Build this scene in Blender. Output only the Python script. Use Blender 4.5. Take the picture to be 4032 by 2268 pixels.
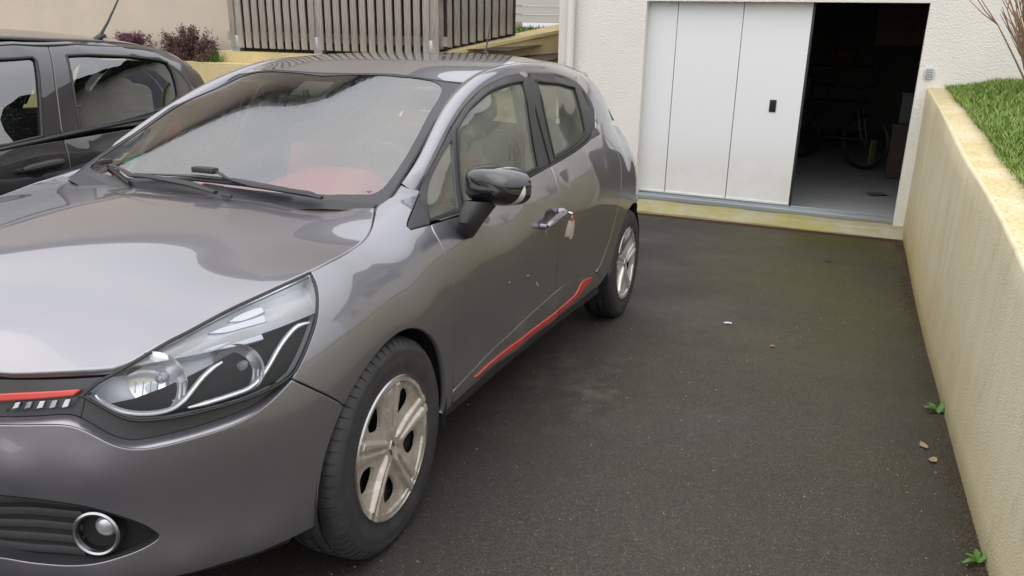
import bpy, bmesh, math, random
import numpy as np
from mathutils import Vector, Matrix
from mathutils.geometry import delaunay_2d_cdt

for o in list(bpy.data.objects): bpy.data.objects.remove(o, do_unlink=True)
SC = bpy.context.scene
COL = SC.collection
R_ = math.radians
random.seed(7); rng = np.random.default_rng(7)

# ---------------------------------------------------------------- camera
cam = bpy.data.cameras.new('camera'); CAM = bpy.data.objects.new('camera', cam); COL.objects.link(CAM)
def _look(loc, yaw, pitch, roll):
    f = Vector((math.cos(pitch) * math.cos(yaw), math.cos(pitch) * math.sin(yaw), math.sin(pitch)))
    r = f.cross(Vector((0, 0, 1))).normalized(); u = r.cross(f)
    c, s = math.cos(roll), math.sin(roll)
    r2 = r * c + u * s; u2 = u * c - r * s
    m = Matrix((r2, u2, -f)).transposed().to_4x4(); m.translation = loc
    return m
CAM.matrix_world = _look(Vector((1.68948, 1.88297, 1.46178)), R_(201.96975), R_(-18.80838), R_(0.83849))
cam.sensor_width = 36.0; cam.lens = 28.30468; cam.clip_start = .02; cam.clip_end = 2000
SC.camera = CAM

# ---------------------------------------------------------------- sky, sun, exposure
W = bpy.data.worlds.new('World'); SC.world = W; W.use_nodes = True
nt = W.node_tree; nt.nodes.clear()
SUN_EL, SUN_ROT = 48.0, 110.0
sky = nt.nodes.new('ShaderNodeTexSky'); sky.sky_type = 'NISHITA'; sky.sun_disc = False
sky.sun_elevation = R_(SUN_EL); sky.sun_rotation = R_(SUN_ROT); sky.air_density = 1.2; sky.dust_density = 2.5; sky.ozone_density = 1.0
tcw = nt.nodes.new('ShaderNodeTexCoord')
mpw = nt.nodes.new('ShaderNodeMapping'); mpw.inputs['Scale'].default_value = (1.0, 1.0, 2.2)
nzw = nt.nodes.new('ShaderNodeTexNoise'); nzw.inputs['Scale'].default_value = 1.7; nzw.inputs['Detail'].default_value = 7; nzw.inputs['Roughness'].default_value = .55
rmw = nt.nodes.new('ShaderNodeValToRGB'); rmw.color_ramp.elements[0].position = .34; rmw.color_ramp.elements[1].position = .66
rmw.color_ramp.elements[0].color = (.76, .80, .88, 1); rmw.color_ramp.elements[1].color = (1.03, 1.0, .97, 1)
mlt = nt.nodes.new('ShaderNodeVectorMath'); mlt.operation = 'SCALE'; pass
mxw = nt.nodes.new('ShaderNodeMix'); mxw.data_type = 'RGBA'; mxw.inputs['Factor'].default_value = .84
bgw = nt.nodes.new('ShaderNodeBackground'); bgw.inputs['Strength'].default_value = .12
ow = nt.nodes.new('ShaderNodeOutputWorld')
L = nt.links.new
L(tcw.outputs['Generated'], mpw.inputs['Vector']); L(mpw.outputs[0], nzw.inputs['Vector']); L(nzw.outputs['Fac'], rmw.inputs['Fac'])
sxw = nt.nodes.new('ShaderNodeSeparateXYZ'); mrw = nt.nodes.new('ShaderNodeMapRange'); mrw.inputs['From Min'].default_value = 0; mrw.inputs['From Max'].default_value = 1; mrw.inputs['To Min'].default_value = 14.00000 * .48; mrw.inputs['To Max'].default_value = 14.00000 * 1.44   # overcast dome: the zenith is three times as bright as the horizon
L(tcw.outputs['Generated'], sxw.inputs[0]); L(sxw.outputs[2], mrw.inputs['Value']); L(mrw.outputs[0], mlt.inputs['Scale'])
L(rmw.outputs['Color'], mlt.inputs[0]); L(sky.outputs[0], mxw.inputs[6]); L(mlt.outputs[0], mxw.inputs[7])
L(mxw.outputs[2], bgw.inputs['Color']); L(bgw.outputs[0], ow.inputs['Surface'])
sl = bpy.data.lights.new('sun', 'SUN'); sl.energy = .7; sl.angle = R_(75); sl.color = (1, .93, .84)
SUN = bpy.data.objects.new('sun', sl); COL.objects.link(SUN)
_az = R_(90 - SUN_ROT)   # sky rotation is clockwise from +Y
_d = Vector((math.cos(R_(SUN_EL)) * math.sin(R_(SUN_ROT)), math.cos(R_(SUN_EL)) * math.cos(R_(SUN_ROT)), math.sin(R_(SUN_EL))))
SUN.rotation_euler = _d.to_track_quat('Z', 'Y').to_euler()
SC.view_settings.view_transform = 'Standard'; SC.view_settings.look = 'None'
SC.view_settings.exposure = 0.32000; SC.view_settings.gamma = 1.0; SC.view_settings.use_curve_mapping = False
SC.render.engine = 'CYCLES'; SC.cycles.max_bounces = 8; SC.cycles.transparent_max_bounces = 16
SC.cycles.use_denoising = True

# ---------------------------------------------------------------- materials
MAT = {}
class N:
    """small helper round a node tree"""
    def __init__(s, name):
        s.m = bpy.data.materials.new(name); s.m.use_nodes = True; s.t = s.m.node_tree; s.t.nodes.clear()
        s.out = s.n('OutputMaterial'); MAT[name] = s.m; s._co = None
    def n(s, kind, **kw):
        x = s.t.nodes.new('ShaderNode' + kind)
        for k, v in kw.items():
            if k in x.inputs: s.put(x.inputs[k], v)
            else: setattr(x, k, v)
        return x
    def put(s, sock, v):
        if hasattr(v, 'is_linked') or hasattr(v, 'links'): s.t.links.new(v, sock)
        else: sock.default_value = v
    def co(s, kind='Object'):
        if s._co is None: s._co = s.n('TexCoord')
        return s._co.outputs[kind]
    def map(s, scale=(1, 1, 1), rot=(0, 0, 0), src=None, loc=(0, 0, 0)):
        x = s.n('Mapping', Scale=scale, Rotation=rot, Location=loc); s.t.links.new(src or s.co(), x.inputs['Vector']); return x.outputs[0]
    def noise(s, scale, detail=4, rough=.55, vec=None, dist=0.0):
        x = s.n('TexNoise', Scale=scale, Detail=detail, Roughness=rough, Distortion=dist); s.t.links.new(vec or s.co(), x.inputs['Vector']); return x.outputs['Fac']
    def voro(s, scale, vec=None, feature='F1', out='Distance', rnd=1.0):
        x = s.n('TexVoronoi', Scale=scale, feature=feature); x.inputs['Randomness'].default_value = rnd
        s.t.links.new(vec or s.co(), x.inputs['Vector']); return x.outputs[out]
    def ramp(s, f, stops, interp='LINEAR'):
        x = s.n('ValToRGB'); e = x.color_ramp.elements; x.color_ramp.interpolation = interp
        while len(e) < len(stops): e.new(.5)
        for i, (p, c) in enumerate(stops):
            e[i].position = p; e[i].color = (c, c, c, 1) if not hasattr(c, '__len__') else (*c, 1)
        s.t.links.new(f, x.inputs['Fac']); return x.outputs['Color']
    def mix(s, f, a, b, mode='MIX'):
        x = s.n('Mix', data_type='RGBA', blend_type=mode)
        s.put(x.inputs[0], f)
        for i, v in ((6, a), (7, b)):
            if isinstance(v, tuple): v = (*v[:3], 1)
            s.put(x.inputs[i], v)
        return x.outputs[2]
    def math(s, op, a, b=0.0):
        x = s.n('Math', operation=op); s.put(x.inputs[0], a); s.put(x.inputs[1], b); return x.outputs[0]
    def bump(s, h, strength=.3, dist=.01, normal=None):
        x = s.n('Bump', Strength=strength, Distance=dist, Height=h)
        if normal is not None: s.put(x.inputs['Normal'], normal)
        return x.outputs[0]
    def bsdf(s, col, rough=.5, metal=0.0, normal=None, coat=0.0, coat_rough=.03, spec=.5, **kw):
        x = s.n('BsdfPrincipled')
        if isinstance(col, tuple): col = (*col[:3], 1)
        s.put(x.inputs['Base Color'], col); s.put(x.inputs['Roughness'], rough); s.put(x.inputs['Metallic'], metal)
        s.put(x.inputs['Coat Weight'], coat); s.put(x.inputs['Coat Roughness'], coat_rough); s.put(x.inputs['Specular IOR Level'], spec)
        for k, v in kw.items(): s.put(x.inputs[k], v)
        if normal is not None: s.put(x.inputs['Normal'], normal)
        s.t.links.new(x.outputs[0], s.out.inputs['Surface']); return x
    def surf(s, sh): s.t.links.new(sh, s.out.inputs['Surface'])
def plain(name, col, rough=.5, metal=0.0, **kw):
    k = N(name); v = k.noise(9, 3); c = k.mix(k.math('MULTIPLY', v, .25), col, tuple(x * .7 for x in col))
    k.bsdf(c, k.math('ADD', k.math('MULTIPLY', v, .12), rough - .06), metal, **kw); return k.m

def drops(k, scale, thr, vec=None):
    """rain beads: domes where a voronoi cell centre is near, only in some cells"""
    d = k.voro(scale, vec); c = k.n('TexVoronoi', Scale=scale); k.t.links.new(vec or k.co(), c.inputs['Vector'])
    sep = k.n('SeparateColor'); k.t.links.new(c.outputs['Color'], sep.inputs[0])
    on = k.math('GREATER_THAN', sep.outputs[0], thr)
    r = k.math('MULTIPLY', sep.outputs[1], .32); dome = k.math('SUBTRACT', r, d); dome = k.math('MAXIMUM', dome, 0.0)
    return k.math('MULTIPLY', k.math('POWER', dome, .5), on)

def paint(name, base, metal, rough, drop=.0):
    k = N(name)
    fl = k.noise(900, 1, .5); c = k.mix(k.math('MULTIPLY', fl, .35), base, tuple(x * .72 for x in base))
    dirt = k.noise(3.2, 6, .65); z = k.n('SeparateXYZ'); k.t.links.new(k.co(), z.inputs[0])
    low = k.ramp(z.outputs[2], [(.22, 1.0), (.62, 0.0)])
    fd = k.math('MULTIPLY', k.ramp(dirt, [(.42, 0.0), (.75, 1.0)]), k.math('MULTIPLY', low, .35))
    c = k.mix(fd, c, (.20, .17, .14))
    rg = k.math('ADD', rough, k.math('MULTIPLY', fd, .3))
    cr = k.math('ADD', .012, k.math('ADD', k.math('MULTIPLY', fd, .25), k.math('MULTIPLY', k.ramp(k.noise(1.6, 5, .6), [(.45, 0.0), (.8, 1.0)]), .05)))
    nrm = None
    if drop > 0:
        m = k.ramp(k.noise(2.4, 3, .6), [(.54, 0.0), (.66, 1.0)])
        h = k.math('MULTIPLY', drops(k, 150, .6), m)
        nrm = k.bump(h, drop, .006)
    x = k.bsdf(c, rg, metal, coat=1.0, coat_rough=cr, normal=nrm)
    k.put(x.inputs['Coat IOR'], 1.62)
    if nrm is not None: k.put(x.inputs['Coat Normal'], nrm)
    return k.m
paint('paint_grey', (.225, .220, .242), .78, .34, 0)
paint('paint_black', (.045, .041, .042), .6, .32, .2)
plain('paint_red', (.50, .030, .022), .34, 0, coat=.7)
plain('gloss_black', (.010, .010, .012), .10, 0, coat=1.0)
plain('matte_black', (.022, .022, .025), .55)
plain('deep_black', (.006, .006, .006), .8)
plain('trim_black', (.030, .030, .032), .38)
plain('insert_grey', (.040, .040, .044), .42)
plain('rubber_seal', (.014, .014, .014), .5)
plain('chrome', (.80, .81, .83), .06, 1.0)
plain('satin_metal', (.42, .42, .43), .28, 1.0)
plain('lamp_reflector', (.88, .89, .92), .14, .6)
plain('lamp_shelf', (.97, .98, .99), .22, .6)
plain('light_guide', (.96, .97, .98), .22, .55)
plain('screen_print', (.030, .029, .034), .45)
plain('lamp_dark', (.62, .64, .68), .35, .1)
plain('lamp_white', (.93, .95, .97), .2)
plain('lamp_grey', (.48, .50, .53), .22, .6)
plain('signal_white', (.72, .72, .68), .15, .4)
plain('amber', (.62, .22, .04), .3)
plain('fabric_dark', (.028, .028, .030), .85)
plain('fabric_red', (.50, .05, .04), .75)
plain('dash_dark', (.035, .042, .045), .6)
plain('dash_red', (.80, .085, .07), .5)
plain('headliner', (.30, .28, .25), .9)
plain('sticker_white', (.80, .82, .82), .5)
plain('sticker_green', (.10, .62, .38), .5)
plain('ink', (.02, .025, .03), .6)
plain('paper', (.62, .70, .62), .7)
plain('tail_red', (.40, .015, .012), .12, coat=1.0)

def glass(name, tint, ior, streak=0, drop=0.0, fog=0.0):
    k = N(name); nrm = None; h = None
    if streak:
        h = k.ramp(k.noise(30, 5, .6, k.map((.5, 13, 1), (0, 0, R_(32)))), [(.52, 0.0), (.80, 1.0)])
        hb = k.math('MULTIPLY', drops(k, 150, .55), k.ramp(k.noise(2.0, 3), [(.52, 0.0), (.62, 1.0)]))
        nrm = k.bump(k.math('ADD', k.math('MULTIPLY', h, .04), hb), .25, .004)
    elif drop:
        m = k.ramp(k.noise(3.2, 3, .6), [(.40, .12), (.60, 1.0)])
        nrm = k.bump(k.math('MULTIPLY', drops(k, 170, .45), m), drop, .005)
    tr = k.n('BsdfTransparent', Color=(*tint, 1)); gl = k.n('BsdfGlossy', Roughness=.0 if not fog else .02)
    if nrm is not None: k.put(gl.inputs['Normal'], nrm)
    fr = k.n('Fresnel', IOR=ior)
    if nrm is not None: k.put(fr.inputs['Normal'], nrm)
    mx = k.n('MixShader'); k.put(mx.inputs[0], fr.outputs[0]); k.put(mx.inputs[1], tr.outputs[0]); k.put(mx.inputs[2], gl.outputs[0])
    sh = mx.outputs[0]
    if streak or fog:
        df = k.n('BsdfDiffuse', Color=(.44, .46, .38, 1) if fog else (.62, .66, .64, 1)); m2 = k.n('MixShader')  # olive film: misted glass with the reflected tan wall put into its colour
        f = k.math('MULTIPLY', h, .06) if h is not None else k.math('MULTIPLY', k.ramp(k.noise(5, 5), [(.3, .5), (.7, 1.0)]), fog)
        k.put(m2.inputs[0], f); k.put(m2.inputs[1], sh); k.put(m2.inputs[2], df.outputs[0]); sh = m2.outputs[0]
    k.surf(sh); return k.m
glass('glass_screen', (.84, .95, .90), 2.7, 1)
glass('glass_side', (.72, .79, .67), 1.9, 0, .2, .26)
glass('glass_far', (.82, .88, .80), 1.5)
glass('glass_clear', (.98, .99, 1.0), 1.40)
glass('glass_car', (.46, .54, .48), 2.8, 0, .04)

# ---------------------------------------------------------------- object helpers
def tag(o, label=None, cat=None, group=None, kind=None):
    if label: o['label'] = label
    if cat: o['category'] = cat
    if group: o['group'] = group
    if kind: o['kind'] = kind
    return o
def empty(name, loc=(0, 0, 0), rot=(0, 0, 0), parent=None):
    o = bpy.data.objects.new(name, None); COL.objects.link(o); o.location = loc; o.rotation_euler = rot; o.empty_display_size = .1
    if parent: o.parent = parent
    return o
def mesh_obj(name, verts, faces, mat, parent=None, smooth=True, nrm=None, loc=None, rot=None):
    me = bpy.data.meshes.new(name); me.from_pydata([tuple(map(float, v)) for v in verts], [], [tuple(map(int, f)) for f in faces]); me.update()
    me.materials.append(MAT[mat] if isinstance(mat, str) else mat)
    me.polygons.foreach_set('use_smooth', [smooth] * len(me.polygons))
    if nrm is not None:
        me.normals_split_custom_set_from_vertices([tuple(map(float, v)) for v in nrm])
    o = bpy.data.objects.new(name, me); COL.objects.link(o)
    if parent: o.parent = parent
    if loc is not None: o.location = loc
    if rot is not None: o.rotation_euler = rot
    return o
class MB:
    """collects simple solids into one mesh"""
    def __init__(s): s.v = []; s.f = []
    def add(s, v, f):
        b = len(s.v); s.v += [tuple(x) for x in v]; s.f += [tuple(i + b for i in q) for q in f]; return s
    def box(s, c, d, rot=None, bev=0.0):
        hx, hy, hz = d[0] / 2, d[1] / 2, d[2] / 2
        if bev <= 0:
            v = [Vector((x, y, z)) for x in (-hx, hx) for y in (-hy, hy) for z in (-hz, hz)]
            f = [(0, 1, 3, 2), (4, 6, 7, 5), (0, 4, 5, 1), (2, 3, 7, 6), (0, 2, 6, 4), (1, 5, 7, 3)]
        else:
            bm = bmesh.new(); bmesh.ops.create_cube(bm, size=1)
            bmesh.ops.scale(bm, vec=d, verts=bm.verts); bmesh.ops.bevel(bm, geom=bm.edges[:], offset=bev, segments=2, affect='EDGES', profile=.5)
            bm.verts.index_update(); v = [q.co.copy() for q in bm.verts]; f = [[w.index for w in q.verts] for q in bm.faces]; bm.free()
        if rot is not None: v = [rot @ q for q in v]
        return s.add([q + Vector(c) for q in v], f)
    def tube(s, pts, r, n=8, cap=True, flat=1.0):
        pts = [Vector(p) for p in pts]; m = len(pts)
        rs = r if hasattr(r, '__len__') else [r] * m
        v = []; up = Vector((0, 0, 1)); prev = None
        for i, p in enumerate(pts):
            t = (pts[min(i + 1, m - 1)] - pts[max(i - 1, 0)]).normalized()
            if prev is None:
                a = t.cross(up)
                if a.length < .05: a = t.cross(Vector((0, 1, 0)))
            else: a = prev - t * prev.dot(t)
            a.normalize(); prev = a.copy(); b = t.cross(a)
            for k in range(n):
                an = 2 * math.pi * k / n; v.append(p + (a * math.cos(an) + b * math.sin(an) * flat) * rs[i])
        f = [(i * n + k, i * n + (k + 1) % n, (i + 1) * n + (k + 1) % n, (i + 1) * n + k) for i in range(m - 1) for k in range(n)]
        if cap: f += [tuple(range(n))[::-1], tuple((m - 1) * n + k for k in range(n))]
        return s.add(v, f)
    def lathe(s, prof, axis='y', n=48, c=(0, 0, 0), close=False):
        """prof: (radius, along-axis)"""
        v = []; m = len(prof)
        for k in range(n):
            a = 2 * math.pi * k / n
            for r, h in prof:
                if axis == 'y': p = (r * math.cos(a), h, r * math.sin(a))
                elif axis == 'z': p = (r * math.cos(a), r * math.sin(a), h)
                else: p = (h, r * math.cos(a), r * math.sin(a))
                v.append((p[0] + c[0], p[1] + c[1], p[2] + c[2]))
        f = []
        for k in range(n):
            q = (k + 1) % n
            for i in range(m - 1 if not close else m):
                j = (i + 1) % m; f.append((k * m + i, q * m + i, q * m + j, k * m + j))
        return s.add(v, f)
    def poly(s, pts, th, nrm):
        """flat polygon with thickness"""
        nrm = Vector(nrm).normalized() * th; a = [Vector(p) for p in pts]; n = len(a)
        f = [tuple(range(n))[::-1], tuple(range(n, 2 * n))] + [(i, (i + 1) % n, n + (i + 1) % n, n + i) for i in range(n)]
        return s.add(a + [p + nrm for p in a], f)
    def grid(s, rows):
        """rows: list of equally long rows of points"""
        n = len(rows[0]); m = len(rows)
        return s.add([p for r in rows for p in r], [(i * n + j, i * n + j + 1, (i + 1) * n + j + 1, (i + 1) * n + j) for i in range(m - 1) for j in range(n - 1)])
    def build(s, name, mat, parent=None, smooth=True, fix=True, loc=None, rot=None, sharp=35):
        me = bpy.data.meshes.new(name); me.from_pydata([tuple(map(float, v)) for v in s.v], [], s.f); me.update()
        if fix:
            bm = bmesh.new(); bm.from_mesh(me); bmesh.ops.recalc_face_normals(bm, faces=bm.faces); bm.to_mesh(me); bm.free()
        me.materials.append(MAT[mat] if isinstance(mat, str) else mat)
        me.polygons.foreach_set('use_smooth', [smooth] * len(me.polygons))
        if smooth and sharp: me.set_sharp_from_angle(angle=R_(sharp))
        o = bpy.data.objects.new(name, me); COL.objects.link(o)
        if parent: o.parent = parent
        if loc is not None: o.location = loc
        if rot is not None: o.rotation_euler = rot
        return o
def copy_tree(o, parent=None):
    c = o.copy(); COL.objects.link(c)
    if parent is not None: c.parent = parent
    for ch in list(o.children): copy_tree(ch, c)
    return c

# ---------------------------------------------------------------- panels cut from smooth surfaces
def resample(poly, d, closed=True):
    p = np.asarray(poly, float); out = []; n = len(p)
    for i in range(n if closed else n - 1):
        a, b = p[i], p[(i + 1) % n]; k = max(1, int(math.ceil(np.linalg.norm(b - a) / d)))
        out += [a + (b - a) * j / k for j in range(k)]
    if not closed: out.append(p[-1])
    return np.array(out)
def smooth_poly(poly, it=2, corner=38, closed=True):
    """round the joints of a measured outline, keep real corners"""
    p = [np.array(q, float) for q in poly]
    for _ in range(it):
        n = len(p); out = []
        for i in range(n):
            a, b, c = p[i - 1], p[i], p[(i + 1) % n]
            if not closed and i in (0, n - 1): out.append(b); continue
            u = b - a; w = c - b; lu, lw = np.linalg.norm(u), np.linalg.norm(w)
            if lu < 1e-9 or lw < 1e-9: continue
            ang = math.degrees(math.acos(np.clip(u @ w / lu / lw, -1, 1)))
            if ang > corner: out.append(b)
            else:
                out += [b - u * .25, b + w * .25]
        p = out
    return np.array(p)
def area(p): return .5 * np.sum(p[:, 0] * np.roll(p[:, 1], -1) - p[:, 1] * np.roll(p[:, 0], -1))
def inset(p, d, hold=None):
    """move a closed outline inwards (d>0); 'hold' marks points that stay"""
    s = np.sign(area(p)); a = np.roll(p, 1, 0); b = np.roll(p, -1, 0)
    e1 = p - a; e2 = b - p
    e1 /= np.linalg.norm(e1, axis=1)[:, None] + 1e-12; e2 /= np.linalg.norm(e2, axis=1)[:, None] + 1e-12
    n1 = np.c_[-e1[:, 1], e1[:, 0]] * s; n2 = np.c_[-e2[:, 1], e2[:, 0]] * s
    m = n1 + n2; m /= np.linalg.norm(m, axis=1)[:, None] + 1e-9
    k = np.clip(1 / np.maximum((m * n1).sum(1), .35), 1, 2.2)
    q = p + m * (k * d)[:, None]
    if hold is not None: q[hold] = p[hold]
    return q
def inside(pts, poly):
    x, y = pts[:, 0][:, None], pts[:, 1][:, None]; a = poly; b = np.roll(poly, -1, 0)
    c = ((a[:, 1] > y) != (b[:, 1] > y)) & (x < (b[:, 0] - a[:, 0]) * (y - a[:, 1]) / (b[:, 1] - a[:, 1] + 1e-15) + a[:, 0])
    return c.sum(1) % 2 == 1
def triangulate(loops, res):
    """loops[0] outer, others holes -> pts, tris"""
    V = [p for l in loops for p in l]; E = []; k = 0
    for l in loops:
        n = len(l); E += [(k + i, k + (i + 1) % n) for i in range(n)]; k += n
    o = loops[0]; lo, hi = o.min(0), o.max(0)
    gx = np.arange(lo[0], hi[0], res); gy = np.arange(lo[1], hi[1], res * .87)
    g = np.array([(x + (j % 2) * res / 2, y) for j, y in enumerate(gy) for x in gx]) if len(gx) and len(gy) else np.zeros((0, 2))
    if len(g):
        keep = inside(g, o)
        for h in loops[1:]: keep &= ~inside(g, h)
        g = g[keep]; B = np.array(V)
        if len(g):
            dm = np.concatenate([np.sqrt(((c[:, None] - B[None]) ** 2).sum(-1)).min(1) for c in np.array_split(g, max(1, len(g) // 800))])
            g = g[dm > res * .5]
    V2 = [Vector(p) for p in V] + [Vector(p) for p in g]
    r = delaunay_2d_cdt(V2, E, [], 0, 1e-6)
    P = np.array([tuple(p) for p in r[0]]); T = np.array([f for f in r[2] if len(f) == 3])
    c = P[T].mean(1); ok = inside(c, o)
    for h in loops[1:]: ok &= ~inside(c, h)
    return P, T[ok]
def panel(name, S, poly, mat, parent, holes=(), off=0.0, gap=.002, res=.03, lip=.016, bev=.0025, out='y+', mirror=None, hold=None, smooth=2, offset_fn=None, corner=38):
    """cut an outline out of a smooth surface: face with rounded edges folded inwards. mirror: None, 'pair' (second object) or 'join'"""
    def prep(pl, sign):
        q = smooth_poly(pl, smooth, corner) if smooth else np.array(pl, float)
        q = resample(q, res * .8); hd = None
        if hold is not None: hd = hold(q)
        a = inset(q, sign * gap, hd); b = inset(a, sign * bev, hd) if bev else a
        return a, b, hd
    loops = [prep(poly, 1)] + [prep(h, -1) for h in holes]
    P, T = triangulate([l[1] for l in loops], res)
    ofs = (lambda q: np.full(len(q), off)) if offset_fn is None else offset_fn
    n = normals(S, P, out); X = S.xyz(P) + n * ofs(P)[:, None]
    V = [X]; NN = [n]; Fc = []
    g = np.cross(X[T[:, 1]] - X[T[:, 0]], X[T[:, 2]] - X[T[:, 0]]); fl = (g * n[T[:, 0]]).sum(1) < 0
    T = T.copy(); T[fl] = T[fl][:, ::-1]; Fc += [tuple(t) for t in T]
    base = len(X)
    if lip > 0:
        for a, b, hd in loops:
            na = normals(S, a, out); nb = normals(S, b, out)
            A0 = S.xyz(b) + nb * ofs(b)[:, None]; A1 = S.xyz(a) + na * (ofs(a) - bev * .7)[:, None]; A2 = S.xyz(a) + na * (ofs(a) - lip)[:, None]
            o = S.xyz(a) - S.xyz(b); L_ = np.linalg.norm(o, axis=1)[:, None]; o = np.where(L_ > 1e-6, o / (L_ + 1e-12), na)
            k = len(a); m1 = na + o; m1 /= np.linalg.norm(m1, axis=1)[:, None] + 1e-9
            V += [A0, A1, A1, A2]; NN += [nb, m1, m1, o]
            i0 = base; i1 = base + k; i1b = base + 2 * k; i2 = base + 3 * k; base += 4 * k
            for i in range(k):
                j = (i + 1) % k
                if hd is not None and hd[i] and hd[j]: continue
                q1 = (i0 + i, i0 + j, i1 + j, i1 + i); q2 = (i1b + i, i1b + j, i2 + j, i2 + i)
                e = np.cross(A0[j] - A0[i], A1[i] - A0[i])
                if e @ m1[i] < 0: q1 = q1[::-1]; q2 = q2[::-1]
                Fc += [q1, q2]
    V = np.concatenate(V); NN = np.concatenate(NN)
    mv = V * [1, -1, 1]; mn = NN * [1, -1, 1]; mf = [f[::-1] for f in Fc]
    if mirror == 'join':
        k = len(V); return mesh_obj(name, np.r_[V, mv], Fc + [tuple(i + k for i in f) for f in mf], mat, parent, True, np.r_[NN, mn])
    o = mesh_obj(name, V, Fc, mat, parent, True, NN)
    if mirror == 'pair': return o, mesh_obj(name, mv, mf, mat, parent, True, mn)
    return o
def ribbon(name, S, c1, c2, o1, o2, mat, parent, n=120, out='y+', mirror=None, steps=4, bulge=0.0):
    """strip between two curves lying at heights o1 and o2 on a surface"""
    def arc(c):
        c = smooth_poly(c, 2, 60, False); d = np.r_[0, np.cumsum(np.linalg.norm(np.diff(c, axis=0), axis=1))]; t = np.linspace(0, d[-1], n)
        return np.c_[np.interp(t, d, c[:, 0]), np.interp(t, d, c[:, 1])]
    a, b = arc(c1), arc(c2)
    A = S.xyz(a) + normals(S, a, out) * o1; B = S.xyz(b) + normals(S, b, out) * o2; na = normals(S, a, out)
    rows = []
    for k in range(steps + 1):
        f = k / steps; rows.append(A * (1 - f) + B * f + na * bulge * math.sin(math.pi * f))
    m = MB().grid([[tuple(p) for p in r] for r in rows])
    o = m.build(name, mat, parent, fix=False)
    me = o.data; nn = np.array([p.normal for p in me.polygons]).mean(0); tgt = na.mean(0)
    if nn @ tgt < 0:
        me.flip_normals()
    if mirror == 'join':
        v = np.array([p.co for p in me.vertices]); f = [tuple(p.vertices) for p in me.polygons]; k = len(v)
        bpy.data.objects.remove(o)
        o = mesh_obj(name, np.r_[v, v * [1, -1, 1]], f + [tuple(i + k for i in q[::-1]) for q in f], mat, parent)
    elif mirror == 'pair':
        v = np.array([p.co for p in me.vertices]); f = [tuple(p.vertices) for p in me.polygons]
        mesh_obj(name, v * [1, -1, 1], [q[::-1] for q in f], mat, parent)
    return o
def on(S, q, off=0.0, out='y+'):
    q = np.atleast_2d(q); return S.xyz(q) + normals(S, q, out) * off
def mirror_of(o, parent=None):
    me = o.data.copy(); 
    for v in me.vertices: v.co.y *= -1
    me.flip_normals(); c = bpy.data.objects.new(o.name.split('.')[0], me); COL.objects.link(c); c.parent = parent or o.parent
    return c

# ---------- smooth surfaces of the hatchback (car frame: x forward from front axle, y left, z up) ----------
class TPS:
    def __init__(s, pts, vals, lam=2e-4):
        s.p = np.asarray(pts, float); v = np.asarray(vals, float)
        n = len(s.p); K = s.k(s.p) + lam * np.eye(n)
        P = np.c_[np.ones(n), s.p]
        A = np.block([[K, P], [P.T, np.zeros((3, 3))]])
        s.w = np.linalg.solve(A, np.r_[v, np.zeros((3, v.shape[1]))])
    def k(s, q):
        d = ((q[:, None, :] - s.p[None]) ** 2).sum(-1)
        return 0.5 * d * np.log(d + 1e-12)
    def __call__(s, q):
        q = np.atleast_2d(np.asarray(q, float)); out = []
        for i in range(0, len(q), 4000):
            c = q[i:i + 4000]
            out.append(s.k(c) @ s.w[:-3] + np.c_[np.ones(len(c)), c] @ s.w[-3:])
        return np.concatenate(out)

def _sections(secs):
    P, V = [], []
    for u, pts in secs:
        t = pts[0][1]; last = None
        for r, z in pts:
            if last is not None: t += math.hypot(r - last[0], z - last[1])
            P.append((u, t)); V.append((r, z)); last = (r, z)
    return P, V

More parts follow.
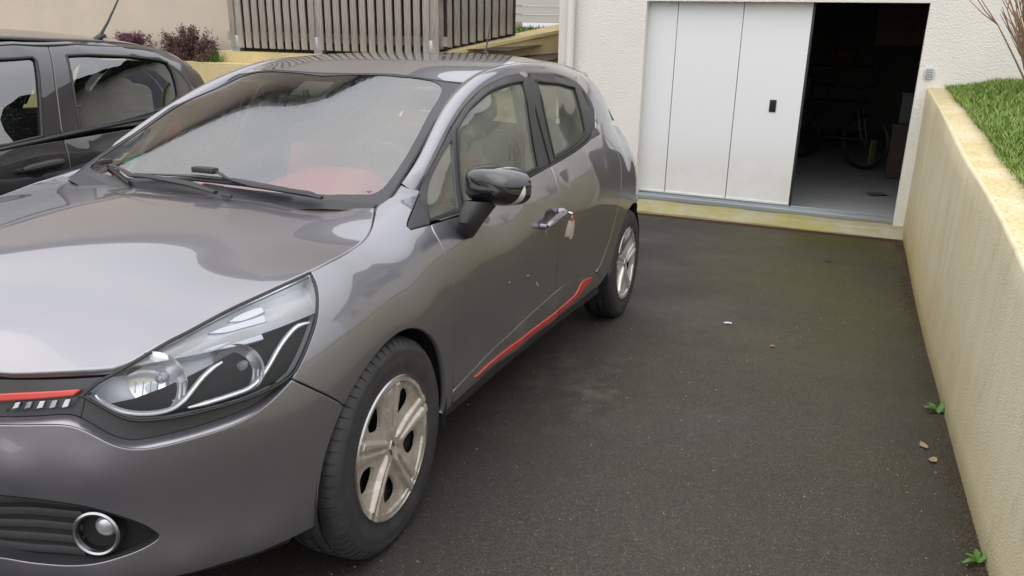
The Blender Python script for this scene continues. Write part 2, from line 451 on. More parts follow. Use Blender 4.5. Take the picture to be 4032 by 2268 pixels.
UF = .88
def _rel(deg, r0, pts): return (math.radians(deg) * UF, [(r0 + a, z) for a, z in pts])
SIDE = [
 (math.radians(95) * UF, [(.80,.20),(.835,.26),(.835,.34),(.838,.42),(.856,.50),(.836,.58),(.820,.66),(.806,.72),(.785,.76)]),
 (math.radians(78) * UF, [(.815,.20),(.85,.26),(.848,.34),(.851,.42),(.869,.50),(.850,.58),(.834,.66),(.820,.72),(.795,.765)]),
 (math.radians(62) * UF, [(.845,.20),(.878,.26),(.876,.34),(.877,.42),(.896,.50),(.879,.58),(.864,.66),(.848,.72),(.82,.77)]),
 _rel(52, .926, [(-.045,.2),(-.012,.26),(-.018,.34),(-.014,.42),(.001,.5),(-.012,.58),(-.028,.66),(-.050,.72),(-.083,.775)]),
 _rel(42, .938, [(-.040,.2),(-.008,.26),(-.012,.34),(-.008,.42),(0,.5),(-.002,.58),(-.014,.65),(-.038,.71),(-.075,.765),(-.12,.81)]),
 _rel(32, .925, [(-.030,.2),(-.006,.26),(-.008,.34),(-.005,.42),(0,.5),(0,.56),(-.006,.62),(-.028,.69),(-.06,.75),(-.105,.80),(-.16,.84)]),
 _rel(21, .904, [(-.022,.2),(-.005,.3),(0,.4),(0,.5),(-.001,.58),(-.010,.66),(-.028,.72),(-.058,.78),(-.095,.82),(-.15,.85)]),
 _rel(10, .880, [(-.02,.2),(-.004,.3),(0,.4),(0,.5),(0,.6),(-.006,.68),(-.024,.74),(-.055,.79),(-.095,.83),(-.16,.865)]),
 (0, [(.845,.2),(.860,.3),(.864,.4),(.865,.5),(.865,.6),(.858,.68),(.842,.74),(.815,.79),(.775,.83),(.725,.86),(.655,.885)]),
 (-.2, [(.825,.2),(.843,.28),(.850,.4),(.855,.5),(.858,.6),(.853,.68),(.842,.74),(.822,.80),(.788,.85),(.740,.885),(.68,.908),(.61,.918)]),
 (-.33, [(.805,.2),(.832,.28),(.840,.37),(.844,.46),(.850,.58),(.849,.66),(.842,.74),(.828,.80),(.803,.85),(.770,.885),(.725,.915),(.675,.935),(.62,.945)]),
 (-.45, [(.80,.2),(.828,.27),(.838,.34),(.837,.40),(.839,.48),(.847,.58),(.849,.66),(.844,.74),(.830,.81),(.807,.86),(.775,.89),(.735,.905),(.69,.93),(.64,.975)]),
 (-.6, [(.80,.2),(.825,.27),(.838,.33),(.834,.38),(.834,.46),(.844,.58),(.848,.66),(.845,.74),(.832,.81),(.810,.87),(.780,.895),(.742,.905)]),
 (-1.0, [(.79,.2),(.82,.27),(.836,.33),(.830,.39),(.828,.46),(.838,.58),(.845,.66),(.846,.74),(.838,.81),(.818,.88),(.792,.915),(.770,.93)]),
 (-1.4, [(.79,.2),(.82,.27),(.836,.34),(.832,.41),(.832,.48),(.843,.60),(.850,.70),(.851,.78),(.842,.86),(.82,.925),(.80,.955),(.783,.97)]),
 (-1.8, [(.80,.2),(.82,.27),(.838,.34),(.838,.42),(.842,.5),(.855,.62),(.863,.72),(.862,.80),(.850,.90),(.825,.97),(.80,1.005),(.782,1.02)]),
 (-2.1, [(.81,.2),(.83,.27),(.845,.34),(.85,.44),(.856,.54),(.864,.64),(.868,.74),(.866,.82),(.855,.90),(.83,.975),(.797,1.03),(.765,1.075)]),
 (-2.4, [(.82,.2),(.84,.3),(.855,.4),(.862,.5),(.868,.6),(.870,.7),(.868,.8),(.855,.88),(.828,.95),(.785,1.02),(.745,1.09),(.72,1.14)]),
 (-2.62, [(.81,.2),(.83,.3),(.85,.4),(.862,.5),(.868,.6),(.868,.7),(.862,.8),(.842,.88),(.80,.95),(.75,1.02),(.71,1.09),(.69,1.14)]),
 (-2.6-.8*math.radians(20), [(.77,.2),(.82,.3),(.845,.4),(.852,.5),(.856,.6),(.856,.7),(.852,.8),(.83,.88),(.79,.95),(.745,1.02),(.70,1.09)]),
 (-2.6-.8*math.radians(40), [(.70,.2),(.76,.3),(.79,.4),(.80,.5),(.805,.6),(.795,.7),(.785,.8),(.765,.88),(.73,.95),(.69,1.02),(.65,1.09)]),
 (-2.6-.8*math.radians(62), [(.60,.2),(.64,.3),(.67,.4),(.685,.5),(.685,.6),(.665,.7),(.65,.8),(.635,.88),(.61,.95),(.58,1.02),(.54,1.09)]),
 (-2.6-.8*math.radians(90), [(.52,.2),(.57,.3),(.60,.4),(.609,.5),(.609,.6),(.59,.7),(.575,.8),(.56,.88),(.535,.95),(.505,1.02),(.47,1.09)]),
]
GREEN = [
 (-.33, [(.722,.893),(.70,.925),(.675,.945),(.64,.955)]),
 (-.45, [(.726,.897),(.700,.925),(.672,.95),(.645,.985),(.618,.998)]),
 (-.60, [(.738,.903),(.708,.955),(.676,1.01),(.655,1.038),(.633,1.06),(.603,1.072)]),
 (-.75, [(.749,.91),(.716,.99),(.680,1.08),(.648,1.135),(.622,1.153),(.580,1.158)]),
 (-.90, [(.758,.922),(.722,1.02),(.682,1.12),(.630,1.195),(.600,1.214),(.555,1.219)]),
 (-1.08, [(.768,.937),(.736,1.03),(.692,1.15),(.642,1.24),(.612,1.264),(.575,1.280),(.520,1.288)]),
 (-1.3, [(.776,.957),(.746,1.05),(.702,1.18),(.656,1.28),(.628,1.308),(.588,1.330),(.530,1.346)]),
 (-1.5, [(.780,.978),(.753,1.06),(.709,1.19),(.662,1.30),(.634,1.330),(.592,1.354),(.530,1.372)]),
 (-1.8, [(.778,1.015),(.752,1.09),(.706,1.21),(.662,1.305),(.634,1.338),(.592,1.362),(.52,1.386)]),
 (-2.1, [(.762,1.07),(.737,1.13),(.697,1.22),(.652,1.30),(.622,1.335),(.578,1.362),(.51,1.388)]),
 (-2.35, [(.742,1.09),(.717,1.15),(.677,1.23),(.632,1.295),(.602,1.325),(.558,1.352),(.49,1.381)]),
 (-2.6, [(.708,1.09),(.682,1.15),(.642,1.23),(.597,1.285),(.567,1.315),(.522,1.34),(.46,1.366)]),
 (-2.85, [(.645,1.08),(.618,1.14),(.583,1.22),(.543,1.275),(.513,1.30),(.473,1.325),(.42,1.346)]),
]
ROOF = [(-.955,0,1.306),(-.97,.3,1.302),(-1.08,.52,1.288),(-1.2,0,1.358),(-1.2,.3,1.350),(-1.2,.53,1.322),(-1.5,0,1.394),(-1.5,.3,1.388),(-1.5,.53,1.372),
 (-1.8,0,1.412),(-1.8,.3,1.406),(-1.8,.52,1.386),(-2.1,0,1.419),(-2.1,.3,1.412),(-2.1,.51,1.388),(-2.5,0,1.414),(-2.5,.3,1.405),(-2.5,.47,1.373),
 (-2.85,0,1.390),(-2.85,.25,1.382),(-2.85,.42,1.346),(-3.05,0,1.365),(-3.05,.3,1.355)]
SCREEN = [(-.955,0,1.306),(-.97,.3,1.302),(-1.08,.52,1.288),(-.93,.55,1.222),(-.75,.58,1.158),(-.55,.61,1.048),(-.40,.63,.975),(-.31,.635,.925),
 (-.12,0,.930),(-.16,.3,.927),(-.5,0,1.118),(-.5,.3,1.105),(-.75,0,1.226),(-.75,.3,1.215),(-.3,0,1.022),(-.3,.3,1.008),(-.22,.5,.93)]

class Side:
    def __init__(s, secs=SIDE, polar=True):
        p, v = _sections(secs); s.f = TPS(p, v, 5e-4 if polar else 2e-4); s.polar = polar
    def xyz(s, q):
        q = np.atleast_2d(np.asarray(q, float)); r = s.f(q); u = q[:, 0]; rho, z = r[:, 0], r[:, 1]
        x = u.copy(); y = rho.copy()
        if s.polar:
            m = u > 0; th = u[m] / UF; x[m] = rho[m] * np.sin(th); y[m] = rho[m] * np.cos(th)
            m = u < -2.6; ph = (-2.6 - u[m]) / .8; x[m] = -2.6 - rho[m] * np.sin(ph); y[m] = rho[m] * np.cos(ph)
        return np.c_[x, y, z]
class Top:
    def __init__(s, pts, lam=2e-4):
        a = np.array(pts, float); b = a[a[:, 1] > 0].copy(); b[:, 1] *= -1
        a = np.r_[a, b]; s.f = TPS(a[:, :2], a[:, 2:3], lam)
    def xyz(s, q):
        q = np.atleast_2d(np.asarray(q, float)); return np.c_[q, s.f(q)[:, 0]]
def normals(S, q, out, h=2e-3):
    q = np.atleast_2d(np.asarray(q, float))
    a = S.xyz(q + [h, 0]) - S.xyz(q - [h, 0]); b = S.xyz(q + [0, h]) - S.xyz(q - [0, h])
    n = np.cross(a, b); n /= np.linalg.norm(n, axis=1)[:, None] + 1e-12
    if out == 'y+':
        c = S.xyz(q) - np.array([-1.2, 0, .6]); c[:, 0] *= .3
        sgn = np.sign((n * c).sum(1)); n *= sgn[:, None]
    else: n *= np.sign(n[:, 2])[:, None]
    return n

B = {
 'arch': [(-0.3342,0.274),(-0.336,0.31),(-0.3342,0.345),(-0.3287,0.38),(-0.3196,0.413),(-0.307,0.446),(-0.291,0.477),(-0.2718,0.506),(-0.2497,0.533),(-0.2248,0.558),(-0.1975,0.579),(-0.168,0.598),(-0.1375,0.615),(-0.1044,0.627),(-0.0703,0.637),(-0.0353,0.642),(0,0.644),(0.036,0.642),(0.071,0.637),(0.105,0.628),(0.138,0.615),(0.17,0.599),(0.199,0.58),(0.226,0.557),(0.251,0.532),(0.272,0.505),(0.291,0.475),(0.307,0.444),(0.32,0.411),(0.329,0.377),(0.335,0.342),(0.338,0.307),(0.338,0.271),(0.335,0.236)],
 'bumper': [(0.3946,0.6454),(0.2682,0.5509),(0.251,0.532),(0.272,0.505),(0.291,0.475),(0.307,0.444),(0.32,0.411),(0.329,0.377),(0.335,0.342),(0.338,0.307),(0.338,0.271),(0.341,0.243),(0.45,0.243),(0.55,0.246),(0.66,0.247),(0.8,0.243),(1,0.236),(1.2,0.232),(1.3823,0.23),(1.3823,0.2955),(1.2,0.2975),(1.0144,0.3055),(0.9847,0.3053),(0.9286,0.3025),(0.876,0.2994),(0.8243,0.3051),(0.7748,0.3168),(0.7262,0.3327),(0.6944,0.3498),(0.6911,0.3566),(0.6908,0.361),(0.7107,0.3841),(0.744,0.4064),(0.789,0.4278),(0.8347,0.445),(0.9086,0.4542),(0.9882,0.4572),(1.2,0.4612),(1.3823,0.4622),(1.3823,0.619),(1.2,0.617),(0.9724,0.617),(0.8675,0.6257),(0.8286,0.624),(0.7964,0.6096),(0.7522,0.5807),(0.7192,0.57),(0.6858,0.5684),(0.6168,0.5757),(0.5431,0.5813),(0.4888,0.5938),(0.4501,0.6109),(0.421,0.6283),(0.3971,0.6432)],
 'band_lo': [(0.3971,0.6432),(0.421,0.6283),(0.4501,0.6109),(0.4888,0.5938),(0.5431,0.5813),(0.6168,0.5757),(0.6858,0.5684),(0.7192,0.57),(0.7522,0.5807),(0.7964,0.6096),(0.8286,0.624),(0.8675,0.6257),(0.9724,0.617),(1.2,0.617),(1.3823,0.619)],
 'band_hi': [(0.3946,0.6454),(0.4138,0.6356),(0.4307,0.6254),(0.4625,0.6108),(0.5067,0.5999),(0.5872,0.5913),(0.6623,0.5845),(0.7108,0.5805),(0.7346,0.5832),(0.763,0.5949),(0.7909,0.6141),(0.8191,0.6331),(0.8464,0.641),(0.9071,0.6331),(0.9883,0.6253),(1.2,0.6253),(1.3823,0.6273)],
 'recess': [(0.6908,0.361),(0.7107,0.3841),(0.744,0.4064),(0.789,0.4278),(0.8347,0.445),(0.9086,0.4542),(0.9882,0.4572),(1.2,0.4612),(1.3823,0.4622),(1.3823,0.2955),(1.2,0.2975),(1.0144,0.3055),(0.9847,0.3053),(0.9286,0.3025),(0.876,0.2994),(0.8243,0.3051),(0.7748,0.3168),(0.7262,0.3327),(0.6944,0.3498),(0.6911,0.3566)],
 'lamp': [(0.807,0.6819),(0.7802,0.7071),(0.7516,0.723),(0.7205,0.7409),(0.646,0.7828),(0.6144,0.7957),(0.499,0.8385),(0.3547,0.8689),(0.2408,0.8875),(0.2509,0.8498),(0.2663,0.8182),(0.2861,0.7815),(0.303,0.754),(0.327,0.7235),(0.3568,0.6865),(0.3946,0.6454),(0.4852,0.6299),(0.5646,0.6264),(0.6364,0.6237),(0.6818,0.6243),(0.7153,0.6272),(0.7374,0.6361),(0.7594,0.6501),(0.7817,0.6663)],
 'hood_edge_uv': [(0.9709,0.7178),(0.8911,0.7243),(0.8038,0.7315),(0.73,0.7375),(0.646,0.7828),(0.6144,0.7957),(0.499,0.8385),(0.3547,0.8689),(0.2372,0.8889),(0.1445,0.9007),(0.0261,0.9108),(-0.055,0.9242),(-0.1036,0.9421),(-0.1384,0.9601),(-0.1714,0.9816),(-0.2328,1.0251),(-0.2629,1.0475)],
 'grille': [(0.7205,0.7409),(0.7516,0.723),(0.7802,0.7071),(0.807,0.6819),(0.8191,0.6331),(0.8464,0.641),(0.9071,0.6331),(0.9883,0.6253),(1.2,0.6253),(1.3823,0.6273),(1.3823,0.7058),(1.2,0.7058),(0.9709,0.7058),(0.8911,0.7123),(0.8038,0.7195),(0.73,0.7255)],
 'insert': [(0.3967,0.646),(0.4852,0.6299),(0.5646,0.6264),(0.6364,0.6237),(0.6818,0.6243),(0.7153,0.6272),(0.7374,0.6361),(0.7594,0.6501),(0.7817,0.6663),(0.807,0.6819),(0.8191,0.6331),(0.7909,0.6141),(0.763,0.5949),(0.7346,0.5832),(0.7108,0.5805),(0.6623,0.5845),(0.5872,0.5913),(0.5067,0.5999),(0.4625,0.6108),(0.4307,0.6254),(0.4138,0.6356),(0.3857,0.6393)],
 'fender': [(0.2682,0.5509),(0.251,0.532),(0.226,0.557),(0.199,0.58),(0.17,0.599),(0.138,0.615),(0.105,0.628),(0.071,0.637),(0.036,0.642),(0,0.644),(-0.0353,0.642),(-0.0703,0.637),(-0.1044,0.627),(-0.1375,0.615),(-0.168,0.598),(-0.1975,0.579),(-0.2248,0.558),(-0.2497,0.533),(-0.2718,0.506),(-0.291,0.477),(-0.307,0.446),(-0.3196,0.413),(-0.3287,0.38),(-0.3342,0.345),(-0.336,0.31),(-0.3342,0.274),(-0.337,0.275),(-0.4,0.276),(-0.397,0.338),(-0.391,0.42),(-0.384,0.5),(-0.374,0.58),(-0.362,0.65),(-0.351,0.71),(-0.345,0.751),(-0.341,0.787),(-0.334,0.828),(-0.328,0.871),(-0.342,0.899),(-0.2444,0.9035),(-0.2455,0.9179),(-0.2742,0.9385),(-0.3715,0.9864),(-0.4774,1.0395),(-0.4756,1.066),(-0.4674,1.0835),(-0.4535,1.0997),(-0.4233,1.0873),(-0.3743,1.072),(-0.3131,1.055),(-0.2713,1.049),(-0.2328,1.0251),(-0.1714,0.9816),(-0.1384,0.9601),(-0.1036,0.9421),(-0.055,0.9242),(0.0261,0.9108),(0.1445,0.9007),(0.2372,0.8889),(0.2509,0.8498),(0.2663,0.8182),(0.2861,0.7815),(0.303,0.754),(0.327,0.7235),(0.3568,0.6865),(0.3946,0.6454)],
 'sailtop': [(-0.3411,0.8996),(-0.2444,0.9035),(-0.2455,0.9179),(-0.2742,0.9385),(-0.3715,0.9864),(-0.4774,1.0395)],
 'seam': [(-0.4763,1.0447),(-0.4756,1.066),(-0.4674,1.0835),(-0.4535,1.0997)],
 'mould': [(-1.9945,0.3858),(-1.8494,0.4074),(-1.6746,0.4248),(-1.5132,0.4328),(-1.4223,0.4283),(-1.2436,0.4169),(-1.1007,0.4056),(-0.963,0.3936),(-0.8373,0.3807),(-0.6822,0.3694),(-0.5467,0.3566),(-0.4108,0.3345)],
 'front_door': [(-0.342,0.899),(-0.328,0.871),(-0.334,0.828),(-0.341,0.787),(-0.345,0.751),(-0.351,0.71),(-0.362,0.65),(-0.374,0.58),(-0.384,0.5),(-0.391,0.42),(-0.399,0.336),(-0.5467,0.3566),(-0.6822,0.3694),(-0.8373,0.3807),(-0.963,0.3936),(-1.1007,0.4056),(-1.2436,0.4169),(-1.422,0.428),(-1.3951,0.5254),(-1.3832,0.6011),(-1.3775,0.6686),(-1.3771,0.734),(-1.368,0.8207),(-1.3622,0.8852),(-1.3654,0.9402),(-1.3814,0.9843),(-1.1665,0.9642),(-0.9157,0.9387),(-0.5607,0.9028)],
 'rear_door': [(-1.3814,0.9843),(-1.3654,0.9402),(-1.3622,0.8852),(-1.368,0.8207),(-1.3771,0.734),(-1.3775,0.6686),(-1.3832,0.6011),(-1.3951,0.5254),(-1.422,0.428),(-1.5132,0.4328),(-1.6746,0.4248),(-1.8494,0.4074),(-1.9945,0.3858),(-2.0703,0.4263),(-2.1411,0.4925),(-2.1792,0.5526),(-2.2351,0.657),(-2.2651,0.7517),(-2.2854,0.8409),(-2.3057,0.9253),(-2.2829,0.9822),(-2.1917,1.044),(-2.164,1.0961),(-2.1803,1.1529),(-2.1,1.095),(-1.9568,1.0607),(-1.7966,1.0327),(-1.6063,1.0083)],
 'front_mould': [(-0.4,0.334),(-0.5467,0.3566),(-0.6822,0.3694),(-0.8373,0.3807),(-0.963,0.3936),(-1.1007,0.4056),(-1.2436,0.4169),(-1.422,0.428),(-1.457,0.332),(-1.49,0.284),(-1.2,0.283),(-0.87,0.287),(-0.7,0.292),(-0.55,0.292),(-0.41,0.284)],
 'rear_mould': [(-1.422,0.428),(-1.5132,0.4328),(-1.6746,0.4248),(-1.8494,0.4074),(-1.9945,0.3858),(-2.02,0.375),(-2.1,0.33),(-2.12,0.295),(-1.92,0.287),(-1.66,0.28),(-1.49,0.284),(-1.457,0.332)],
 'red_front': [(-0.5568,0.3277),(-0.6365,0.3304),(-0.7314,0.3273),(-0.8199,0.3279),(-0.9026,0.3317),(-0.9807,0.3379),(-1.1006,0.3291),(-1.2158,0.3243),(-1.314,0.3287),(-1.4113,0.3358),(-1.455,0.333774),(-1.475,0.304058),(-1.4581,0.3045),(-1.3437,0.3027),(-1.25,0.2961),(-1.1412,0.2985),(-1.0086,0.3138),(-0.9264,0.3105),(-0.8455,0.3078),(-0.7574,0.3098),(-0.6615,0.3169),(-0.5734,0.3223)],
 'red_rear': [(-1.9388,0.3737),(-1.8628,0.3848),(-1.8021,0.3901),(-1.7577,0.3834),(-1.7381,0.3643),(-1.7153,0.3476),(-1.6845,0.3356),(-1.5601,0.3289),(-1.461,0.333495),(-1.481,0.303901),(-1.5996,0.3008),(-1.7164,0.3114),(-1.8165,0.3434),(-1.9261,0.3588)],
 'rarch': [(-2.949,0.2464),(-2.946,0.2832),(-2.939,0.3204),(-2.93,0.3574),(-2.918,0.3939),(-2.904,0.4294),(-2.888,0.4636),(-2.869,0.4961),(-2.848,0.5266),(-2.824,0.5546),(-2.798,0.5799),(-2.77,0.6023),(-2.74,0.6214),(-2.709,0.6372),(-2.678,0.6492),(-2.645,0.6576),(-2.612,0.6621),(-2.577,0.6628),(-2.541,0.6595),(-2.506,0.6525),(-2.471,0.6416),(-2.438,0.6271),(-2.406,0.6091),(-2.377,0.5877),(-2.349,0.5634),(-2.325,0.5362),(-2.303,0.5065),(-2.284,0.4747),(-2.269,0.441),(-2.257,0.4059),(-2.249,0.3696),(-2.245,0.3328),(-2.244,0.2956),(-2.247,0.2586)],
 'quarter': [(-2.12,0.3),(-2.03,0.375),(-1.9945,0.3858),(-2.0703,0.4263),(-2.1411,0.4925),(-2.1792,0.5526),(-2.2351,0.657),(-2.2651,0.7517),(-2.2854,0.8409),(-2.3057,0.9253),(-2.2829,0.9822),(-2.1917,1.044),(-2.164,1.0961),(-2.19,1.13),(-2.3,1.13),(-2.5,1.125),(-2.7,1.11),(-2.86,1.08),(-2.87,0.98),(-2.93,0.86),(-2.9,0.7),(-2.885,0.62),(-2.87,0.56),(-2.244,0.2956),(-2.245,0.3328),(-2.249,0.3696),(-2.257,0.4059),(-2.269,0.441),(-2.284,0.4747),(-2.303,0.5065),(-2.325,0.5362),(-2.349,0.5634),(-2.377,0.5877),(-2.406,0.6091),(-2.438,0.6271),(-2.471,0.6416),(-2.506,0.6525),(-2.541,0.6595),(-2.577,0.6628),(-2.612,0.6621),(-2.645,0.6576),(-2.678,0.6492),(-2.709,0.6372),(-2.74,0.6214),(-2.77,0.6023),(-2.798,0.5799),(-2.824,0.5546)],
 'tail': [(-2.87,1.08),(-2.88,0.98),(-2.94,0.86),(-2.91,0.7),(-2.895,0.62),(-2.88,0.555),(-2.946,0.2832),(-2.939,0.3204),(-2.93,0.3574),(-2.918,0.3939),(-2.904,0.4294),(-2.888,0.4636),(-2.869,0.4961),(-2.848,0.5266)],
 'belt_lo': [(-0.3411,0.8996),(-0.5607,0.9028),(-0.9157,0.9387),(-1.1665,0.9642),(-1.379,0.9827),(-1.6063,1.0083),(-1.7966,1.0327),(-1.9568,1.0607)],
 'dm': [(-1.3814,0.9843),(-1.3654,0.9402),(-1.3622,0.8852),(-1.368,0.8207),(-1.3771,0.734),(-1.3775,0.6686),(-1.3832,0.6011),(-1.3951,0.5254),(-1.422,0.434),(-1.4576,0.3318),(-1.4967,0.2821)],
 'handle_c': (-1.2298,0.7741),
 'handle_l': (-1.1213,0.7654),
 'handle_r': (-1.3371,0.7851),
 'scoop': (-1.2314,0.7868),
 'mirror_foot': (-0.5042,0.8517),
 'keys': (-1.3337,0.7352),
 'rail_in': [(-0.354,0.9998),(-0.4068,1.0173),(-0.56,1.1013),(-0.7383,1.2207),(-0.8995,1.3022),(-1.0649,1.3866),(-1.1501,1.4153),(-1.224,1.431),(-1.3196,1.4377),(-1.4135,1.4361),(-1.5308,1.4367),(-1.8,1.452),(-2.1,1.472),(-2.4,1.455),(-2.7,1.41),(-2.86,1.385)],
 'rail_out': [(-0.4651,0.9756),(-0.5323,1.0166),(-0.642,1.0863),(-0.7518,1.1638),(-0.8874,1.2327),(-1.0172,1.2911),(-1.1504,1.3333),(-1.2741,1.3529),(-1.4011,1.3637),(-1.522,1.3649),(-1.67,1.368),(-1.8,1.352),(-1.99,1.343),(-2.1,1.322)],
 'dlo_rear': [(-2.1334,1.3084),(-2.1887,1.2605),(-2.2304,1.2049),(-2.2303,1.1645),(-2.1795,1.1204)],
 'seam2': [(-0.4736,0.9783),(-0.4671,0.9966),(-0.4579,1.0143),(-0.4461,1.0305)],
 'glass_front': [(-0.7804,1.1584),(-0.8743,1.2064),(-0.9949,1.2568),(-1.1202,1.2962),(-1.2372,1.315),(-1.3894,1.3205),(-1.3237,1.1472),(-1.2896,0.9634),(-1.1981,0.9538),(-0.8887,0.9203),(-0.6414,0.8903),(-0.6854,0.9833),(-0.7587,1.1352)],
 'glass_tri': [(-0.7218,1.1166),(-0.667,1.0037),(-0.6056,0.8909),(-0.5177,0.8836),(-0.4286,0.8782),(-0.5006,0.9702),(-0.6026,1.0431),(-0.6679,1.0827)],
 'glass_rear': [(-1.5215,1.3223),(-1.752,1.3129),(-2.0261,1.2908),(-1.9823,1.1793),(-1.9545,1.081),(-1.9263,1.0612),(-1.7297,1.0211),(-1.4767,0.9861),(-1.4882,1.1622)],
 'glass_quarter': [(-2.1425,1.2817),(-2.1662,1.2472),(-2.1748,1.1934),(-2.1645,1.1574),(-2.1192,1.1497),(-2.1201,1.2152)],
 'dlo_low': [(-0.4829,0.9784),(-0.3981,0.8726),(-0.4079,0.8637),(-0.6246,0.8702),(-0.9503,0.9093),(-1.1891,0.9401),(-1.412,0.9643),(-1.637,0.989),(-1.84,1.0144),(-1.987,1.0412),(-2.1304,1.0903)],
 'bshut': [(-1.4915,1.3539),(-1.4047,1.1855),(-1.4127,0.9653)],
 'frit': [(-0.9166,0.026),(-0.953,0.2854),(-1.0142,0.4151),(-1.0112,0.4599),(-0.9907,0.4839),(-0.9392,0.5024),(-0.8623,0.5216),(-0.6811,0.5628),(-0.541,0.5825),(-0.4434,0.5962),(-0.3747,0.5999),(-0.3411,0.5906),(-0.3157,0.568),(-0.2491,0.4762)],
 'sticker_w': [(-0.3286,-0.4754),(-0.3773,-0.484),(-0.3674,-0.4365),(-0.3157,-0.425)],
 'sticker_g': [(-0.2882,-0.3872),(-0.3366,-0.4015),(-0.342,-0.3387),(-0.3175,-0.326),(-0.2876,-0.3542)],
 'airbag': [(-0.3325,0.5414),(-0.348,0.5635),(-0.33,0.5745),(-0.3143,0.5528)],
 'lg1': [(0.786,0.6826),(0.7758,0.6677),(0.7527,0.6522),(0.7179,0.6407),(0.6826,0.637),(0.6463,0.6399),(0.623,0.654),(0.6008,0.6778),(0.5778,0.7012),(0.5547,0.7162),(0.5348,0.723)],
 'lg2': [(0.6146,0.6382),(0.5716,0.6412),(0.5183,0.6462),(0.4872,0.6493),(0.4623,0.6628),(0.4378,0.6854),(0.4099,0.717),(0.3856,0.7383),(0.3486,0.7616),(0.3087,0.7599)],
 'bez_lo': [(0.7218,0.7406),(0.7003,0.7426),(0.6493,0.7473),(0.599,0.7506),(0.5467,0.7497),(0.5174,0.7589),(0.4432,0.7633),(0.368,0.7703),(0.2893,0.7779)],
 'bez_hi': [(0.7389,0.7626),(0.6734,0.8122),(0.6276,0.8389),(0.568,0.8648),(0.4589,0.9129),(0.3392,0.9426),(0.2192,0.9651),(0.0708,0.9807)],
 'lv1': [(0.5012,0.8181),(0.476,0.8315),(0.4455,0.8386),(0.4129,0.839),(0.4091,0.8225),(0.4404,0.8148),(0.4726,0.8108)],
 'lv2': [(0.5531,0.7969),(0.5227,0.8059),(0.4746,0.8072),(0.4151,0.8125),(0.4154,0.7915),(0.4637,0.791),(0.5151,0.7877)],
 'lv3': [(0.5817,0.7563),(0.5425,0.7655),(0.4856,0.7651),(0.4371,0.7669),(0.4351,0.7506),(0.4746,0.7485),(0.5313,0.7508)],
 'bowl1': (0.6688,0.7065),
 'bowl2': (0.4972,0.7003),
 'fogc': (0.8106,0.3647),
 'red_nose': [(0.9832,0.6771),(0.901,0.6861),(0.8138,0.6952),(0.819,0.6879),(0.8267,0.6811),(0.9015,0.6715),(0.9833,0.6623)],
 'drl': [(0.9545,0.662),(0.8896,0.6697),(0.819,0.6791),(0.8361,0.6563),(0.9037,0.6486),(0.9728,0.6397)],
 'b_win_rear': [(-1.2522,1.3705),(-1.4454,1.3805),(-1.6268,1.3764),(-1.8309,1.3663),(-1.9258,1.3471),(-1.9442,1.2993),(-1.9355,1.2152),(-1.9141,1.1418),(-1.852,1.1025),(-1.6771,1.0605),(-1.3679,1.0104),(-1.1669,0.9888),(-1.205,1.1885)],
 'b_win_front': [(-0.9017,1.3372),(-1.0563,1.3536),(-1.0678,1.3355),(-1.0418,1.2446),(-0.9542,0.9683),(-0.8404,0.9494),(-0.749,0.936)],
 'b_seam': [(-0.9287,1.4148),(-1.1899,1.4394),(-1.4937,1.4507),(-1.6743,1.4425),(-1.8934,1.4379),(-1.997,1.4302),(-2.046,1.3936),(-2.0641,1.3033),(-2.0739,1.2331),(-2.0829,1.1647)],
 'b_roofedge': [(-0.9423,1.4378),(-1.1749,1.4625),(-1.4593,1.4755),(-1.7074,1.4785),(-1.9349,1.4731),(-2.2196,1.507)],
 'b_mid': [(-1.1861,1.4275),(-1.1276,1.2588),(-1.0902,1.1075),(-1.0585,0.9739)],
 'b_mid_lo': [(-1.0555,0.9704),(-1.0519,0.9032),(-1.0453,0.8344)],
 'b_belt': [(-0.7268,0.9392),(-1.0531,0.9827),(-1.5579,1.0466)],
 'b_handle': [(-0.7724,0.8303),(-0.9903,0.8501)],
 'b_crease': [(-0.6857,0.8283),(-0.9821,0.8715),(-1.4025,0.913)],
}
# ================================================================ THE GREY HATCHBACK
CAR = empty('hatchback_car', (0, 0, 0), (R_(0.52151), R_(-4.04942), 0))
tag(CAR, 'metallic grey hatchback with red trim strips parked nose towards the viewer', 'car')
M1 = Side(); M2 = Side(GREEN, False); M3 = Top(ROOF, 1.5e-3); M4 = Top(SCREEN)
UC = math.radians(90) * UF
edge3 = M1.xyz(B['hood_edge_uv'])
nose3 = M1.xyz([(1.06, .7185), (1.16, .719), (1.27, .7195), (UC, .72)])
HOOD = [tuple(p) for p in edge3] + [tuple(p) for p in nose3] + [(.775,0,.765),(.74,0,.795),(.6,0,.845),(.4,0,.885),(.2,0,.912),(0,0,.930),(-.11,0,.937),
  (.72,.3,.765),(.66,.3,.792),(.55,.3,.829),(.35,.3,.872),(.15,.3,.902),(-.05,.3,.922),(-.14,.3,.929),
  (.55,.5,.793),(.45,.5,.822),(.25,.5,.860),(.05,.5,.888),(-.15,.5,.911),(-.23,.5,.920)]
M5 = Top(HOOD, 5e-5)
hold_c = lambda q: q[:, 0] > UC - 1e-4
hold_y = lambda q: q[:, 1] < 1e-4

